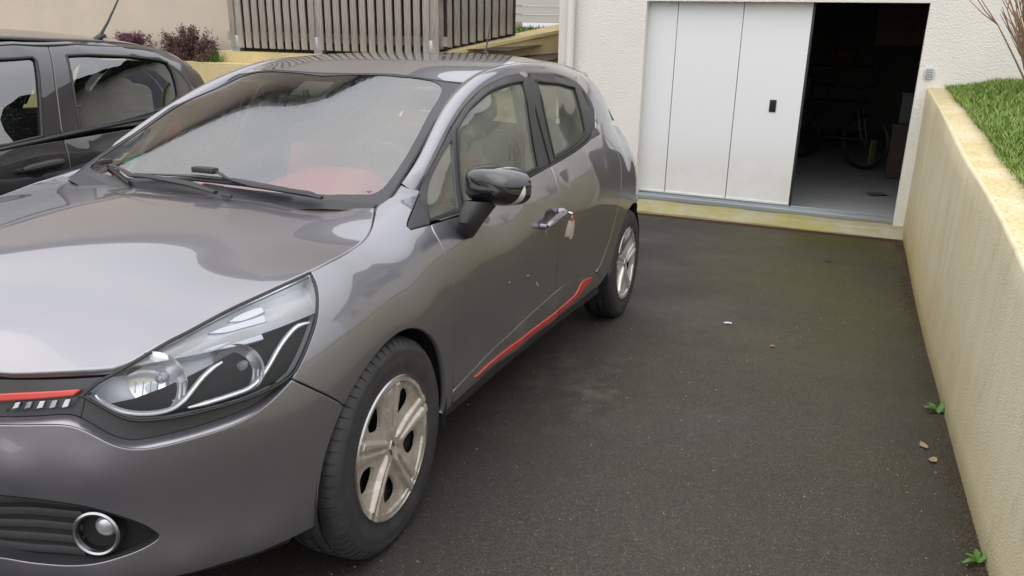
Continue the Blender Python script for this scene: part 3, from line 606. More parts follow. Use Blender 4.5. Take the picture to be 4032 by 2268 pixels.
# dark inner shell behind the gaps
def shell():
    rows = []
    us = np.linspace(-3.55, UC, 90)
    for t in np.linspace(0, 1, 16):
        tt = .24 + t * np.interp(us, [.2, .75, UC], [.60, .42, .40])
        rows.append([tuple(p) for p in on(M1, np.c_[us, tt], -.036)])
    m = MB().grid(rows); v = np.array(m.v)
    # leave the wheel openings free
    keep = [f for f in m.f if not any(((v[i][0] - a) ** 2 + (v[i][2] - .305) ** 2) < .35 ** 2 for i in f for a in (0, -2.589))]
    m.f = keep
    n = len(m.v); m.v += [(x, -y, z) for x, y, z in m.v]; m.f += [tuple(i + n for i in f[::-1]) for f in keep]
    m.box((-1.3, 0, .22), (3.3, 1.2, .06)); m.box((.42, 0, .32), (.5, 1.1, .2)); m.box((.12, 0, .58), (.6, .9, .2)); m.box((-2.75, 0, .45), (.6, 1.2, .3))
    return m.build('underbody', 'deep_black', CAR, fix=False)
shell()
for ax in (0, -2.589):      # wheel-house liners
    for s in (1, -1):
        m = MB(); ang = [R_(a) for a in range(-15, 200, 8)]
        rows = [[(ax + .348 * math.cos(a), s * y, .305 + .352 * math.sin(a)) for a in ang] for y in (.50, .60, .70, .80, .838)]
        m.grid(rows); m.grid([rows[0], [(ax, s * .50, .305)] * len(ang)]); m.build('wheel_liner', 'matte_black', CAR)

# ---- painted panels of the body side
panel('front_bumper', M1, B['bumper'], 'paint_grey', CAR, res=.028, mirror='join', hold=hold_c, gap=.002)
ribbon('bumper_ledge', M1, B['band_lo'], B['band_hi'], 0.0, -.022, 'paint_grey', CAR, 160, mirror='join', bulge=.003)
panel('front_fender', M1, B['fender'], 'paint_grey', CAR, res=.026, mirror='pair')
scoop = [(-1.238 + .058 * math.cos(a), .776 + .036 * math.sin(a)) for a in np.linspace(0, 2 * math.pi, 28, endpoint=False)]
panel('front_door', M1, B['front_door'], 'paint_grey', CAR, res=.03, mirror='pair', holes=[scoop])
panel('rear_door', M1, B['rear_door'], 'paint_grey', CAR, res=.03, mirror='pair')
panel('door_moulding', M1, B['front_mould'], 'paint_grey', CAR, res=.025, mirror='pair', off=-.001, gap=.0008, bev=.0012, smooth=1)
panel('door_moulding', M1, B['rear_mould'], 'paint_grey', CAR, res=.025, mirror='pair', off=-.001, gap=.0008, bev=.0012, smooth=1)
for k in ('red_front', 'red_rear'):
    for o in panel('red_strip', M1, B[k], 'paint_red', CAR, res=.02, mirror='pair', off=.004, gap=.0003, lip=.006, bev=.0015, smooth=2): o['label'] = 'bright red sill strip'
panel('rear_quarter', M1, B['quarter'], 'paint_grey', CAR, res=.03, mirror='pair')
# rear bumper and tailgate
TB = [(-2.87,1.08),(-2.88,.98),(-2.94,.86),(-2.91,.70),(-2.90,.62)]
UR = -2.6 - .8 * math.radians(90)
hold_r = lambda q: q[:, 0] < UR + 1e-4
panel('rear_bumper', M1, [(-2.90,.61),(-2.885,.55),(-2.91,.40),(-2.915,.25),(-3.2,.24),(UR,.24),(UR,.62),(-3.3,.62)], 'paint_grey', CAR, res=.05, mirror='join', hold=hold_r, smooth=0)
panel('tailgate', M1, [(-2.93,.98),(-3.25,.98),(-3.27,.63),(UR,.62),(UR,1.06),(-3.2,1.07),(-2.88,1.075)], 'paint_grey', CAR, res=.05, mirror='join', hold=hold_r, smooth=0)
panel('tail_lamp', M1, [(-2.935,.975),(-3.245,.975),(-3.265,.66),(-2.92,.64),(-2.95,.86)], 'tail_red', CAR, res=.04, mirror='pair', smooth=1)
# sill under the doors
panel('sill', M1, [(-.40,.272),(-.7,.284),(-1.2,.278),(-1.9,.28),(-2.13,.285),(-2.2,.215),(-.38,.215)], 'trim_black', CAR, res=.04, off=-.012, mirror='pair', smooth=0)

# ---- greenhouse
def fair(q, deg, lo, hi, n):
    P = M2.xyz(q); x = np.linspace(lo, hi, n); s_ = lambda v: (v + 1.3) / .9
    return np.c_[x, np.polyval(np.polyfit(s_(P[:, 0]), P[:, 1], deg), s_(x)), np.polyval(np.polyfit(s_(P[:, 0]), P[:, 2], deg), s_(x))]
A_in = fair([p for p in B['rail_in'] if -2.45 < p[0] < -.40], 5, -.425, -2.12, 110); A_out = fair(B['rail_out'], 5, -.452, -2.12, 110)
al = np.gradient(A_in * .5 + A_out * .5, axis=0); nr = np.cross(al, A_in - A_out); nr /= np.linalg.norm(nr, axis=1)[:, None]; nr *= np.sign(nr[:, 1:2])
ac = A_in - A_out; ac /= np.linalg.norm(ac, axis=1)[:, None]
prof_ = [(-.03, -.016), (0.0, -.003), (.04, .003), (.15, .011), (.35, .0165), (.6, .0165), (.85, .011), (.96, .004), (1.0, -.002), (1.03, -.014)]
tuck = np.interp(A_out[:, 0], [-.52, -.485], [1, 0])[:, None] * 1.0     # the foot dives under the wing
rows = [A_out * (1 - f) + A_in * f + nr * (h * (.35 + .65 * tuck) - .007 * (1 - tuck)) for f, h in prof_]
for s in (1, -1): MB().grid([[(p[0], p[1] * s, p[2]) for p in r] for r in rows]).build('body_side_frame', 'paint_grey', CAR, sharp=50)
cpil = [p for p in B['rail_in'] if p[0] < -2.08] + [(-2.87,1.085),(-2.6,1.085),(-2.4,1.085),(-2.2,1.085)] + B['dlo_rear'][::-1] + [(-2.10,1.322)]
panel('rear_pillar', M2, cpil, 'paint_grey', CAR, res=.03, mirror='pair', gap=.0)
dlo = B['dlo_low'][1:] + B['dlo_rear'][::-1] + B['rail_out'][::-1]
glasses = [B['glass_front'], B['glass_tri'], B['glass_rear'], B['glass_quarter']]
panel('window_surround', M2, dlo, 'trim_black', CAR, holes=glasses, res=.03, off=-.003, gap=.001, mirror='pair', lip=.03)
for k, nm in (('glass_front', 'front_door_window'), ('glass_tri', 'front_quarter_window'), ('glass_rear', 'rear_door_window'), ('glass_quarter', 'rear_quarter_window')):
    near_, far_ = panel(nm, M2, B[k], 'glass_side', CAR, res=.04, off=-.010, gap=-.006, lip=0, bev=0, mirror='pair')
    far_.data.materials[0] = MAT['glass_far']
# rubber seals round the door windows
for k in ('glass_front', 'glass_rear'):
    q = smooth_poly(B[k], 2); q = np.r_[q, q[:1]]
    for s in (1, -1):
        m = MB(); m.tube([(p[0], p[1] * s, p[2]) for p in on(M2, q, -.003)], .006, 6, False); m.build('window_seal', 'rubber_seal', CAR)
panel('mirror_base_trim', M1, B['sailtop'], 'matte_black', CAR, res=.02, off=.001, gap=.0015, mirror='pair', smooth=1)
# shut line between the doors on the centre pillar
bs = on(M2, B['bshut'], -.0015)
for s in (1, -1):
    m = MB(); m.tube([(p[0], p[1] * s, p[2]) for p in bs], .0035, 5); m.build('pillar_gap', 'deep_black', CAR)
# belt trim
xs = np.linspace(-.40, -2.12, 60)
lo = on(M1, B['belt_lo'], .002); hi = on(M2, B['dlo_low'][2:], -.004)
def along(c, xs): c = c[np.argsort(c[:, 0])]; return np.c_[xs, np.interp(xs, c[:, 0], c[:, 1]), np.interp(xs, c[:, 0], c[:, 2])]
a, b = along(lo, xs), along(hi, xs)
for s in (1, -1):
    rows = [[(p[0], s * (p[1] + .006 * math.sin(math.pi * f)), p[2] + .006 * math.sin(math.pi * f)) for p in a * (1 - f) + b * f] for f in np.linspace(0, 1, 6)]
    MB().grid(rows).build('belt_trim', 'trim_black', CAR)
# roof
redge = M2.xyz([p for p in B['rail_in'] if p[0] < -1.06])[:, :2]
wt = [(-1.071,.5265),(-.9965,.37),(-.9455,.18),(-.942,.0)]
roofp = [tuple(p) for p in redge] + [(-2.98,.36),(-3.02,.2),(-3.03,0)] + wt[::-1]
panel('roof', M3, roofp, 'paint_grey', CAR, out='z', res=.04, mirror='join', hold=hold_y, gap=.001)
MB().tube([(-2.46,0,1.414),(-2.475,0,1.435)], [.035,.012], 12).tube([(-2.47,0,1.43),(-2.475,0,1.445),(-2.535,0,1.60)], [.010,.0055,.003], 8).build('roof_aerial', 'matte_black', CAR)
# tailgate window and spoiler
rows = [[(-3.03 - .03 * f - .02, y, 1.35 - .0 * f) for y in np.linspace(-.42, .42, 12)] if f == 0 else [(-3.05 - .13 * f, y * (1 + .25 * f), 1.345 - .29 * f) for y in np.linspace(-.42, .42, 12)] for f in np.linspace(0, 1, 6)]
MB().grid(rows).build('tailgate_window', 'glass_far', CAR)
for s in (1, -1):
    MB().grid([[(-2.86, s * .42, 1.345), (-2.87, s * .55, 1.25), (-2.88, s * .65, 1.08)], [(-2.98, s * .40, 1.345), (-3.05, s * .48, 1.22), (-3.10, s * .56, 1.07)], [(-3.06, s * .41, 1.335), (-3.13, s * .46, 1.20), (-3.18, s * .52, 1.055)]]).build('rear_pillar', 'paint_grey', CAR)
# ---- windscreen
wl = M4
scr = [(-.10,0),(-.14,.3),(-.20,.5),(-.27,.632),(-.313,.637),(-.374,.634),(-.423,.629),(-.56,.609),(-.738,.584),(-.899,.557),(-1.065,.528)] + wt[1:]
panel('windscreen', M4, scr, 'glass_screen', CAR, out='z', res=.05, mirror='join', hold=hold_y, off=-.001, gap=.001, lip=0, bev=0)
fr = [(-.9166,0)] + [tuple(p) for p in B['frit'][1:13]] + [(-.235,.45),(-.20,.3),(-.17,0)]
def frit_half():
    o = resample(smooth_poly(scr, 1), .03); i = resample(smooth_poly(fr, 2), .03)
    ring = [p for p in scr] + [p for p in fr][::1]
    return scr + fr
panel('screen_border', M4, scr + fr, 'screen_print', CAR, out='z', res=.03, mirror='join', hold=hold_y, off=.0008, gap=.001, lip=0, bev=0, smooth=1)
# rubber edge along windscreen and pillar
for s in (1, -1):
    c = on(M4, [p for p in scr if p[1] > .5], -.001, 'z')
    MB().tube([(p[0], p[1] * s, p[2]) for p in c], .0055, 6).build('screen_seal', 'rubber_seal', CAR)
MB().tube([tuple(p) for p in on(M4, smooth_poly([(a_, b_ * s) for s in (1, -1) for a_, b_ in (wt if s == 1 else wt[::-1][1:])], 3, 60, False), -.001, 'z')], .005, 6).build('screen_seal', 'rubber_seal', CAR)
# cowl under the rear edge of the bonnet
cow = [[(x - .0, y, M4.xyz([(x, y)])[0][2] - .016 - .02 * (1 - k)) for y in np.linspace(-.6, .6, 25)] for k, x in ((0, -.06), (.5, -.14), (1, -.2))]
cow = []
for k in range(5):
    f = k / 4; r = []
    for y in np.linspace(-.62, .62, 31):
        x = -.06 - .19 * (abs(y) / .62) ** 2 - .055 * f; z = M4.xyz([(x, y)])[0][2] + (.010 - .006 * f if f < 1 else .0015); r.append((x, y, z))
    cow.append(r)
MB().grid(cow).build('scuttle', 'matte_black', CAR)
# ---- bonnet
hrear = [(-.272,.633),(-.225,.52),(-.165,.33),(-.12,.15),(-.11,0)]
hoodp = [tuple(p[:2]) for p in edge3] + hrear[1:]
hoodp = [(nose3[3][0], 0.0)] + [tuple(p[:2]) for p in nose3[:3][::-1]] + hoodp
panel('bonnet', M5, hoodp, 'paint_grey', CAR, out='z', res=.032, mirror='join', hold=hold_y, gap=.003, lip=.02, bev=.004, smooth=1)

# ---- nose: grille panel, insert, recess
panel('grille_panel', M1, B['grille'], 'insert_grey', CAR, res=.025, off=-.022, mirror='join', hold=hold_c, gap=.0005, smooth=1)
panel('lamp_surround', M1, B['insert'], 'insert_grey', CAR, res=.022, off=-.021, mirror='pair', gap=.0005, smooth=1)
panel('lower_grille', M1, B['recess'], 'matte_black', CAR, res=.03, off=-.08, mirror='join', hold=hold_c, gap=-.012, lip=0, smooth=1)
ribbon('grille_edge', M1, B['recess'][:7] + [(1.2, B['recess'][7][1]), (UC, B['recess'][8][1])], B['recess'][:7] + [(1.2, B['recess'][7][1]), (UC, B['recess'][8][1])], .0, -.085, 'matte_black', CAR, mirror='join')
rb_ = B['recess'][::-1]; rb_ = [p for p in rb_[:9]] + [(1.2, B['recess'][10][1]), (UC, B['recess'][9][1])]
ribbon('grille_edge', M1, rb_, rb_, .0, -.085, 'matte_black', CAR, mirror='join')
rec = np.array(B['recess'])
for tz in np.linspace(.315, .425, 5):        # slats of the lower grille
    pts = [(u, tz + .003 * math.sin(u * 22)) for u in np.linspace(.845, UC, 26)]
    pts = [p for p in pts if inside(np.array([p]), rec)[0]]
    if len(pts) < 3: continue
    A_ = on(M1, pts, -.034)
    m = MB().tube([tuple(p) for p in A_] + [(p[0], -p[1], p[2]) for p in A_[::-1]], .0045, 6, flat=2.2); m.build('grille_slat', 'insert_grey', CAR)

# ---- door handles: cup, bar, lock
def bowl_surface(cu, ct, ru, rt, depth):
    def fn(q): r2 = ((q[:, 0] - cu) / ru) ** 2 + ((q[:, 1] - ct) / rt) ** 2; return -.002 - depth * np.clip(1 - r2, 0, 1) ** .6
    return fn
panel('handle_cup', M1, scoop, 'paint_grey', CAR, res=.008, gap=-.001, lip=0, bev=0, mirror='pair', offset_fn=bowl_surface(-1.238, .776, .059, .037, .03), smooth=0)
hb = on(M1, [(-1.128,.760),(-1.16,.766),(-1.24,.777),(-1.32,.787),(-1.345,.790)], .03)
he = on(M1, [(-1.128,.760),(-1.345,.790)], .002)
for s in (1, -1):
    f = lambda p: (p[0], p[1] * s, p[2])
    m = MB().tube([f(p) for p in hb], [.010, .015, .0155, .0155, .011], 10, flat=.75); m.tube([f(he[1]), f(hb[4])], [.016, .012], 10); m.tube([f(he[0]), f(hb[0])], [.012, .010], 10)
    m.build('door_handle', 'paint_grey', CAR)
    lk = on(M1, [(-1.352,.789)], .002)[0]; lk2 = on(M1, [(-1.352,.789)], .012)[0]
    MB().tube([f(lk), f(lk2)], [.013, .011], 14).build('door_lock', 'satin_metal', CAR)

# ---- head lamps
for s, in ((1,), (-1,)):
    mir = lambda v: [(p[0], p[1] * s, p[2]) for p in v]
    LAMP = empty('headlamp', parent=CAR)
    LAMP['label'] = 'swept clear headlamp with white light guides'
    def sub(nm, S, poly, mat, **kw):
        o = panel(nm, S, poly, mat, LAMP, **kw)
        if s < 0: c = mirror_of(o, LAMP); bpy.data.objects.remove(o); o = c
        return o
    sub('lamp_housing', M1, B['lamp'], 'lamp_dark', res=.03, off=-.060, gap=-.004, lip=0, bev=0)
    q = smooth_poly(B['lamp'], 1); q = np.r_[q, q[:1]]
    o = MB().grid([mir(on(M1, q, -.003)), mir(on(M1, q, -.03)), mir(on(M1, q, -.062))]).build('lamp_wall', 'lamp_dark', LAMP)
    # bright shelf of the indicator
    def rs(c, n=60):
        c = smooth_poly(c, 2, 60, False); d = np.r_[0, np.cumsum(np.linalg.norm(np.diff(c, axis=0), axis=1))]; t = np.linspace(0, d[-1], n); return np.c_[np.interp(t, d, c[:, 0]), np.interp(t, d, c[:, 1])]
    lo_, hi_ = on(M1, rs(B['bez_lo']), -.010), on(M1, rs(B['bez_hi']), -.040)
    rows = [mir(lo_ * (1 - f) + hi_ * f) for f in np.linspace(0, 1, 6)]
    MB().grid(rows).build('indicator_reflector', 'lamp_shelf', LAMP)
    lo2 = on(M1, rs(B['bez_lo']), -.058)
    MB().grid([mir(lo_), mir(lo2)]).build('reflector_edge', 'lamp_grey', LAMP)
    for k in ('lv1', 'lv2', 'lv3'):
        sub('indicator_louvre', M1, B[k], 'lamp_grey', res=.012, off={'lv1': -.022, 'lv2': -.017, 'lv3': -.012}[k], gap=0, lip=.02, bev=.002, smooth=2, corner=70)
    for k in ('lg1', 'lg2'):
        c = on(M1, rs(B[k], 40), -.016); r = [.0025 + .0030 * min(1, i / 4, (39 - i) / 4) for i in range(40)]
        MB().tube(mir(c), r, 8).build('light_guide', 'light_guide', LAMP)
    for cu, rr_ in ((B['bowl1'], .064), (B['bowl2'], .056)):
        P0 = on(M1, [cu], -.026)[0]; P0[1] *= s; fw = Vector((.93, .34 * s, .02)).normalized()
        rot = fw.to_track_quat('Y', 'Z').to_matrix()
        prof = [(rr_ * math.sqrt(t), -.030 + .030 * t) for t in np.linspace(.03, 1, 12)] 
        m = MB().lathe(prof, 'y', 36); m.v = [tuple(rot @ Vector(v) + Vector(P0)) for v in m.v]; m.build('reflector_bowl', 'lamp_reflector', LAMP)
        m = MB().lathe([(.0, -.006), (.009, -.008), (.011, -.012), (.011, -.028)], 'y', 16); m.v = [tuple(rot @ Vector(v) + Vector(P0)) for v in m.v]; m.build('lamp_bulb', 'lamp_grey', LAMP)
        for kx in range(-4, 5):
            if kx == 0: continue
            xx = kx * rr_ * .2; hh_ = math.sqrt(max(0, rr_ ** 2 - xx ** 2)) * .8
            pts = []
            for zz in np.linspace(-hh_, -.2 * hh_, 5):
                t = (xx ** 2 + zz ** 2) / rr_ ** 2; pts.append(rot @ Vector((xx, -.030 + .030 * t + .0015, zz)) + Vector(P0))
            MB().tube(pts, .0012, 5).build('reflector_rib', 'lamp_reflector', LAMP)
    sub('lamp_lens', M1, B['lamp'], 'glass_clear', res=.03, off=-.001, gap=.002, lip=.012, bev=.002)
    c = on(M1, smooth_poly(B['lamp'], 2), -.004); c = np.r_[c, c[:1]]
    MB().tube(mir(c), .0042, 6, False).build('lamp_seal', 'rubber_seal', LAMP)
    # day light strip, red nose strip
    a_ = panel('day_light', M1, B['drl'], 'glass_clear', CAR, res=.02, off=-.014, gap=.0005, lip=.01, smooth=0)
    b_ = panel('day_light_reflector', M1, B['drl'], 'lamp_reflector', CAR, res=.02, off=-.030, gap=.001, lip=0, smooth=0)
    c_ = panel('red_nose_strip', M1, [(1.22, .654), (1.10, .664)] + B['red_nose'][:6] + [(.9793, .6621), (1.10, .648), (1.22, .640)], 'paint_red', CAR, res=.02, off=-.010, gap=.0003, lip=.012, smooth=0)
    if s < 0:
        for o in (a_, b_, c_): mirror_of(o); bpy.data.objects.remove(o)
    for k in range(5):
        u = .842 + .026 * k; q4 = on(M1, [(u, .658 - .002 * k), (u + .012, .655 - .002 * k), (u + .004, .672 - .003 * k), (u - .006, .674 - .003 * k)], -.020)
        MB().poly(mir(q4), .004, (1, .4 * s, .2)).build('day_light_cell', 'lamp_white' if k % 2 == 0 else 'lamp_grey', CAR)
    # fog lamp
    fc = on(M1, [B['fogc']], -.016)[0]; fc[1] *= s; fw = Vector((.93, .36 * s, .04)).normalized(); rot = fw.to_track_quat('Y', 'Z').to_matrix()
    FOG = empty('fog_lamp', parent=CAR)
    def lat(nm, prof, mat, n=40):
        m = MB().lathe(prof, 'y', n); m.v = [tuple(rot @ Vector(v) + Vector(fc)) for v in m.v]; return m.build(nm, mat, FOG)
    lat('fog_ring', [(.041, -.004), (.043, .004), (.047, .006), (.051, .003), (.053, -.006), (.053, -.03)], 'satin_metal')
    lat('fog_cup', [(.042, 0), (.040, -.02), (.038, -.036), (.0, -.038)], 'gloss_black')
    m = MB().lathe([(.0, -.008), (.010, -.009), (.019, -.013), (.025, -.021), (.027, -.034)], 'y', 30); off_ = rot @ Vector((-.011 * s, 0, .007)); m.v = [tuple(rot @ Vector(v) + Vector(fc) + off_) for v in m.v]; m.build('fog_lens', 'lamp_grey', FOG)
# dark line under the bonnet edge
e = [(p[0], p[1]) for p in B['hood_edge_uv'][:5]]; e = [(UC, e[0][1] - .004), (1.2, e[0][1] - .003)] + e
A_ = on(M1, e, -.035); MB().tube([tuple(p) for p in A_] + [], .012, 6).tube([(p[0], -p[1], p[2]) for p in A_], .012, 6).build('bonnet_gap', 'deep_black', CAR)
# skirt under the bumper
us = np.linspace(.40, UC, 40)
rows = [on(M1, np.c_[us, np.full(40, .238)], -.012), on(M1, np.c_[us, np.full(40, .21)], -.02), on(M1, np.c_[us, np.full(40, .2)], -.05)]
rows = [[tuple(p) for p in r] + [(p[0], -p[1], p[2]) for p in r[::-1]] for r in rows]
MB().grid(rows).build('bumper_skirt', 'matte_black', CAR)

# ---- door mirrors
for s in (1, -1):
    MIR = empty('door_mirror', parent=CAR); MIR['label'] = 'gloss black door mirror with indicator strip'
    c0 = Vector((-.550, .893 * s, .976)) if s > 0 else Vector((-.84, -.79, .975)); yaw = R_(-18) * s if s > 0 else R_(84)   # the far mirror is folded in
    def shell_pt(a, b, grow=0.0):
        # a: around 0..2pi in y/z, b: 0 rim (rear) .. 1 nose (front)
        ca, sa = math.cos(a), math.sin(a)
        e = 3.2; r = (abs(ca) ** e + abs(sa) ** e) ** (-1 / e)
        yy = ca * r * (.118 + grow); zz = sa * r * ((.067 if sa > 0 else .064) + grow)
        if sa > 0: zz *= 1 - .22 * max(0, ca) ** 2
        else: zz *= 1 - .30 * max(0, ca) ** 1.5
        k = math.cos(b * math.pi / 2) ** .48; xx = -.045 + .105 * math.sin(b * math.pi / 2)
        p = Vector((xx, yy * k * s, zz * k + .008 * b)); p.rotate(Matrix.Rotation(yaw, 3, 'Z')); return c0 + p
    n = 44; rows = [[shell_pt(2 * math.pi * i / n, b) for i in range(n + 1)] for b in [0, .06, .14, .24, .36, .48, .6, .72, .84, .93, .985, 1.0]]
    MB().grid(rows).build('mirror_shell', 'gloss_black', MIR, sharp=0)
    rim = [shell_pt(2 * math.pi * i / n, 0, -.004) for i in range(n)]; m = MB(); m.v = [tuple(p) for p in rim] + [tuple(c0 + Matrix.Rotation(yaw, 3, 'Z') @ Vector((-.04, 0, 0)))]; m.f = [(i, (i + 1) % n, n) for i in range(n)]; m.build('mirror_glass', 'chrome', MIR)
    ang = [R_(-75 + 88 * i / 14) for i in range(15)]     # indicator strip: low on the outer side of the front
    rows = [[shell_pt(a, b, .0015) + Vector((.0015, 0, -.0005)) for a in ang] for b in ()]
    rows = []
    for f in np.linspace(0, 1, 5):
        r = []
        for i, a in enumerate(ang):
            wdt = .11 * math.sin(math.pi * min(1, (i + .6) / 15)) ** .7; b = .30 + (f - .5) * wdt * 1.3 - .10 * (i / 14.0) ; r.append(shell_pt(a, max(.02, b), .0016))
        rows.append(r)
    MB().grid(rows).build('indicator_strip', 'signal_white', MIR, sharp=0)
    secs = [((-.535, .862, .930), .085, .040), ((-.505, .856, .902), .076, .036), ((-.480, .848, .870), .060, .030), ((-.482, .840, .840), .044, .022), ((-.495, .834, .815), .024, .010)]
    rows = [[(c[0] + a_ * math.copysign(abs(math.cos(t)) ** .7, math.cos(t)), s * (c[1] + b_ * math.copysign(abs(math.sin(t)) ** .7, math.sin(t))), c[2] + .12 * a_ * math.cos(t)) for t in np.linspace(0, 2 * math.pi, 25)] for c, a_, b_ in secs]
    if s < 0: rows = [[(p[0] - .22, p[1] + .02, p[2]) for p in r] for r in rows]
    m = MB().grid(rows); k = len(m.v); m.f.append(tuple(range(k - 25, k - 1))); m.build('mirror_foot', 'matte_black', MIR)

# ---- wipers
WP = empty('wiper', parent=CAR)
o4 = lambda q, off: [tuple(p) for p in on(M4, q, off, 'z')]
MB().tube(o4([(-.182,-.214),(-.182,.044)], .012) + o4([(-.195,.2),(-.209,.378)], .012), [.003,.006,.006,.003], 6).build('wiper_blade', 'rubber_seal', WP)
MB().tube(o4([(-.188,-.21),(-.186,.05),(-.20,.2),(-.212,.37)], .022), [.004,.010,.010,.004], 6, flat=.5).build('blade_spine', 'trim_black', WP)
MB().tube(o4([(-.207,.49),(-.2046,.445),(-.1853,.256)], .03) + o4([(-.1847,.17),(-.200,.125),(-.206,.09)], .036), [.010,.017,.012,.007,.006,.006], 8, flat=.55).build('wiper_arm', 'matte_black', WP)
MB().box(tuple(Vector(o4([(-.202,.07)], .036)[0])), (.03, .085, .018), bev=.004).build('blade_clip', 'matte_black', WP)
WP = empty('wiper', parent=CAR)
MB().tube(o4([(-.275,-.45),(-.21,-.32),(-.15,-.199)], .014), [.004,.008,.006], 6).build('wiper_blade', 'rubber_seal', WP)
MB().tube(o4([(-.128,.17),(-.141,.06),(-.16,-.12),(-.168,-.20)], .03) + o4([(-.20,-.27),(-.225,-.34)], .03), [.010,.017,.013,.011,.008,.007], 8, flat=.55).build('wiper_arm', 'matte_black', WP)
MB().box(tuple(Vector(o4([(-.25,-.40)], .03)[0])), (.05, .02, .016), bev=.004).build('blade_clip', 'matte_black', WP)
MB().box(tuple(Vector(o4([(-.125,.215)], .03)[0])), (.012, .035, .012), bev=.003).build('washer_nozzle', 'trim_black', CAR)

# ---- stickers behind the screen
def patch(nm, poly, mat, off, parent=CAR): return panel(nm, M4, poly, mat, parent, out='z', res=.05, off=off, gap=0, lip=0, bev=0, smooth=0)
o = patch('parking_sticker', B['sticker_w'], 'sticker_white', -.006); o['label'] = 'small white sticker in the corner of the windscreen'
o = patch('insurance_sticker', B['sticker_g'], 'sticker_green', -.006); o['label'] = 'green square sticker in the corner of the windscreen'
def lerp2(q, a, b): q = np.array(q, float)[:4]; return (q[0] * (1 - a) + q[1] * a) * (1 - b) + (q[3] * (1 - a) + q[2] * a) * b
m = MB()
for i in range(3):
    f = .2 + .25 * i; m.tube(o4([lerp2(B['sticker_w'], .2, f), lerp2(B['sticker_w'], .8, f)], -.0045), .0022, 4)
sg = [B['sticker_g'][0], B['sticker_g'][1], B['sticker_g'][2], B['sticker_g'][3]]
for i in range(5):
    f = .15 + .17 * i; m.tube(o4([lerp2(sg, .35, f), lerp2(sg, .65, f + .05)], -.0045), .0022, 4)
m.build('sticker_print', 'ink', CAR)
c = lerp2(B['airbag'], .5, .5); m = MB()
for a in np.linspace(0, 6.283, 12, endpoint=False): pass
m.lathe([(.0, 0), (.011, 0), (.011, .0006)], 'z', 14, c=tuple(Vector(o4([(c[0] - .008, c[1] + .008)], -.0045)[0])))
m.tube(o4([(c[0] + .012, c[1] - .014), (c[0] + .004, c[1] - .004), (c[0] + .016, c[1] + .004)], -.0045), .0022, 5)
m.tube(o4([(c[0] + .004, c[1] - .004), (c[0] - .006, c[1] - .012)], -.0045), .0022, 5); m.build('airbag_mark', 'ink', CAR)

# ---- wheels
k = N('tyre'); nz = k.noise(14, 5, .6); dirt = k.ramp(nz, [(.45, 0.0), (.72, 1.0)])
k.bsdf(k.mix(k.math('MULTIPLY', dirt, .30), (.026, .026, .028), (.085, .08, .075)), .6, normal=k.bump(k.noise(160, 3), .25, .003))
k = N('hubcap'); big = k.noise(22, 5, .62, dist=.3); patchm = k.ramp(big, [(.54, 0.0), (.565, 1.0)]); rad = k.n('VectorMath', operation='LENGTH'); k.t.links.new(k.co(), rad.inputs[0])
brown = k.ramp(rad.outputs[1], [(.09, .35), (.21, 1.0)])
c = k.mix(k.math('MULTIPLY', patchm, .6), (.42, .375, .325), (.54, .53, .52)); c = k.mix(k.math('MULTIPLY', k.ramp(k.noise(12, 5, .7), [(.46, 0.0), (.70, 1.0)]), k.math('MULTIPLY', brown, .75)), c, (.24, .14, .075))
k.bsdf(c, .38, .40)
k = N('hubcap_clean'); k.bsdf(k.mix(k.math('MULTIPLY', k.ramp(k.noise(10, 5, .7), [(.48, 0.0), (.7, 1.0)]), .5), (.62, .61, .59), (.34, .30, .26)), .30, .55)
class Cap:
    holes = []
    def xyz(s, q):
        q = np.atleast_2d(np.asarray(q, float)); x, z = q[:, 0], q[:, 1]; r = np.hypot(x, z) + 1e-9; ph = np.arctan2(z, x)
        d = (ph - math.pi / 2 + math.pi / 5) % (2 * math.pi / 5) - math.pi / 5     # angle from the nearest spoke
        w_ = .020 + .085 * r; e_ = np.clip((w_ - np.abs(d) * r) / .010, 0, 1); w = e_ * e_ * (3 - 2 * e_)
        y = -.006 + .006 * (r / .2) ** 2 + .008 * w * np.clip(r / .05, 0, 1) - .003 * (1 - w)
        y += .004 * np.clip(d * r / .03, -1, 1) * w * np.clip((r - .03) / .05, 0, 1)            # each spoke has two facets
        y -= .011 * np.exp(-(np.abs(d) * r / (.003 + .02 * r)) ** 2) * np.clip((r - .035) / .03, 0, 1)
        dd = np.abs(d) - math.pi / 5; hx = r * np.cos(dd) - .130; hz = r * np.sin(dd); h = np.sqrt((hx / 1.3) ** 2 + hz ** 2)
        y -= .007 * np.exp(-(h / .05) ** 4)
        y = np.where(r > .186, y * .3 + .004, y); y = np.where(r < .030, -.006, y)
        return np.c_[x, y, z]
CAP = Cap()
def cap_normals(P):
    h = 8e-4; a = CAP.xyz(P + [h, 0]) - CAP.xyz(P - [h, 0]); b = CAP.xyz(P + [0, h]) - CAP.xyz(P - [0, h]); n = np.cross(b, a); return n / np.linalg.norm(n, axis=1)[:, None]
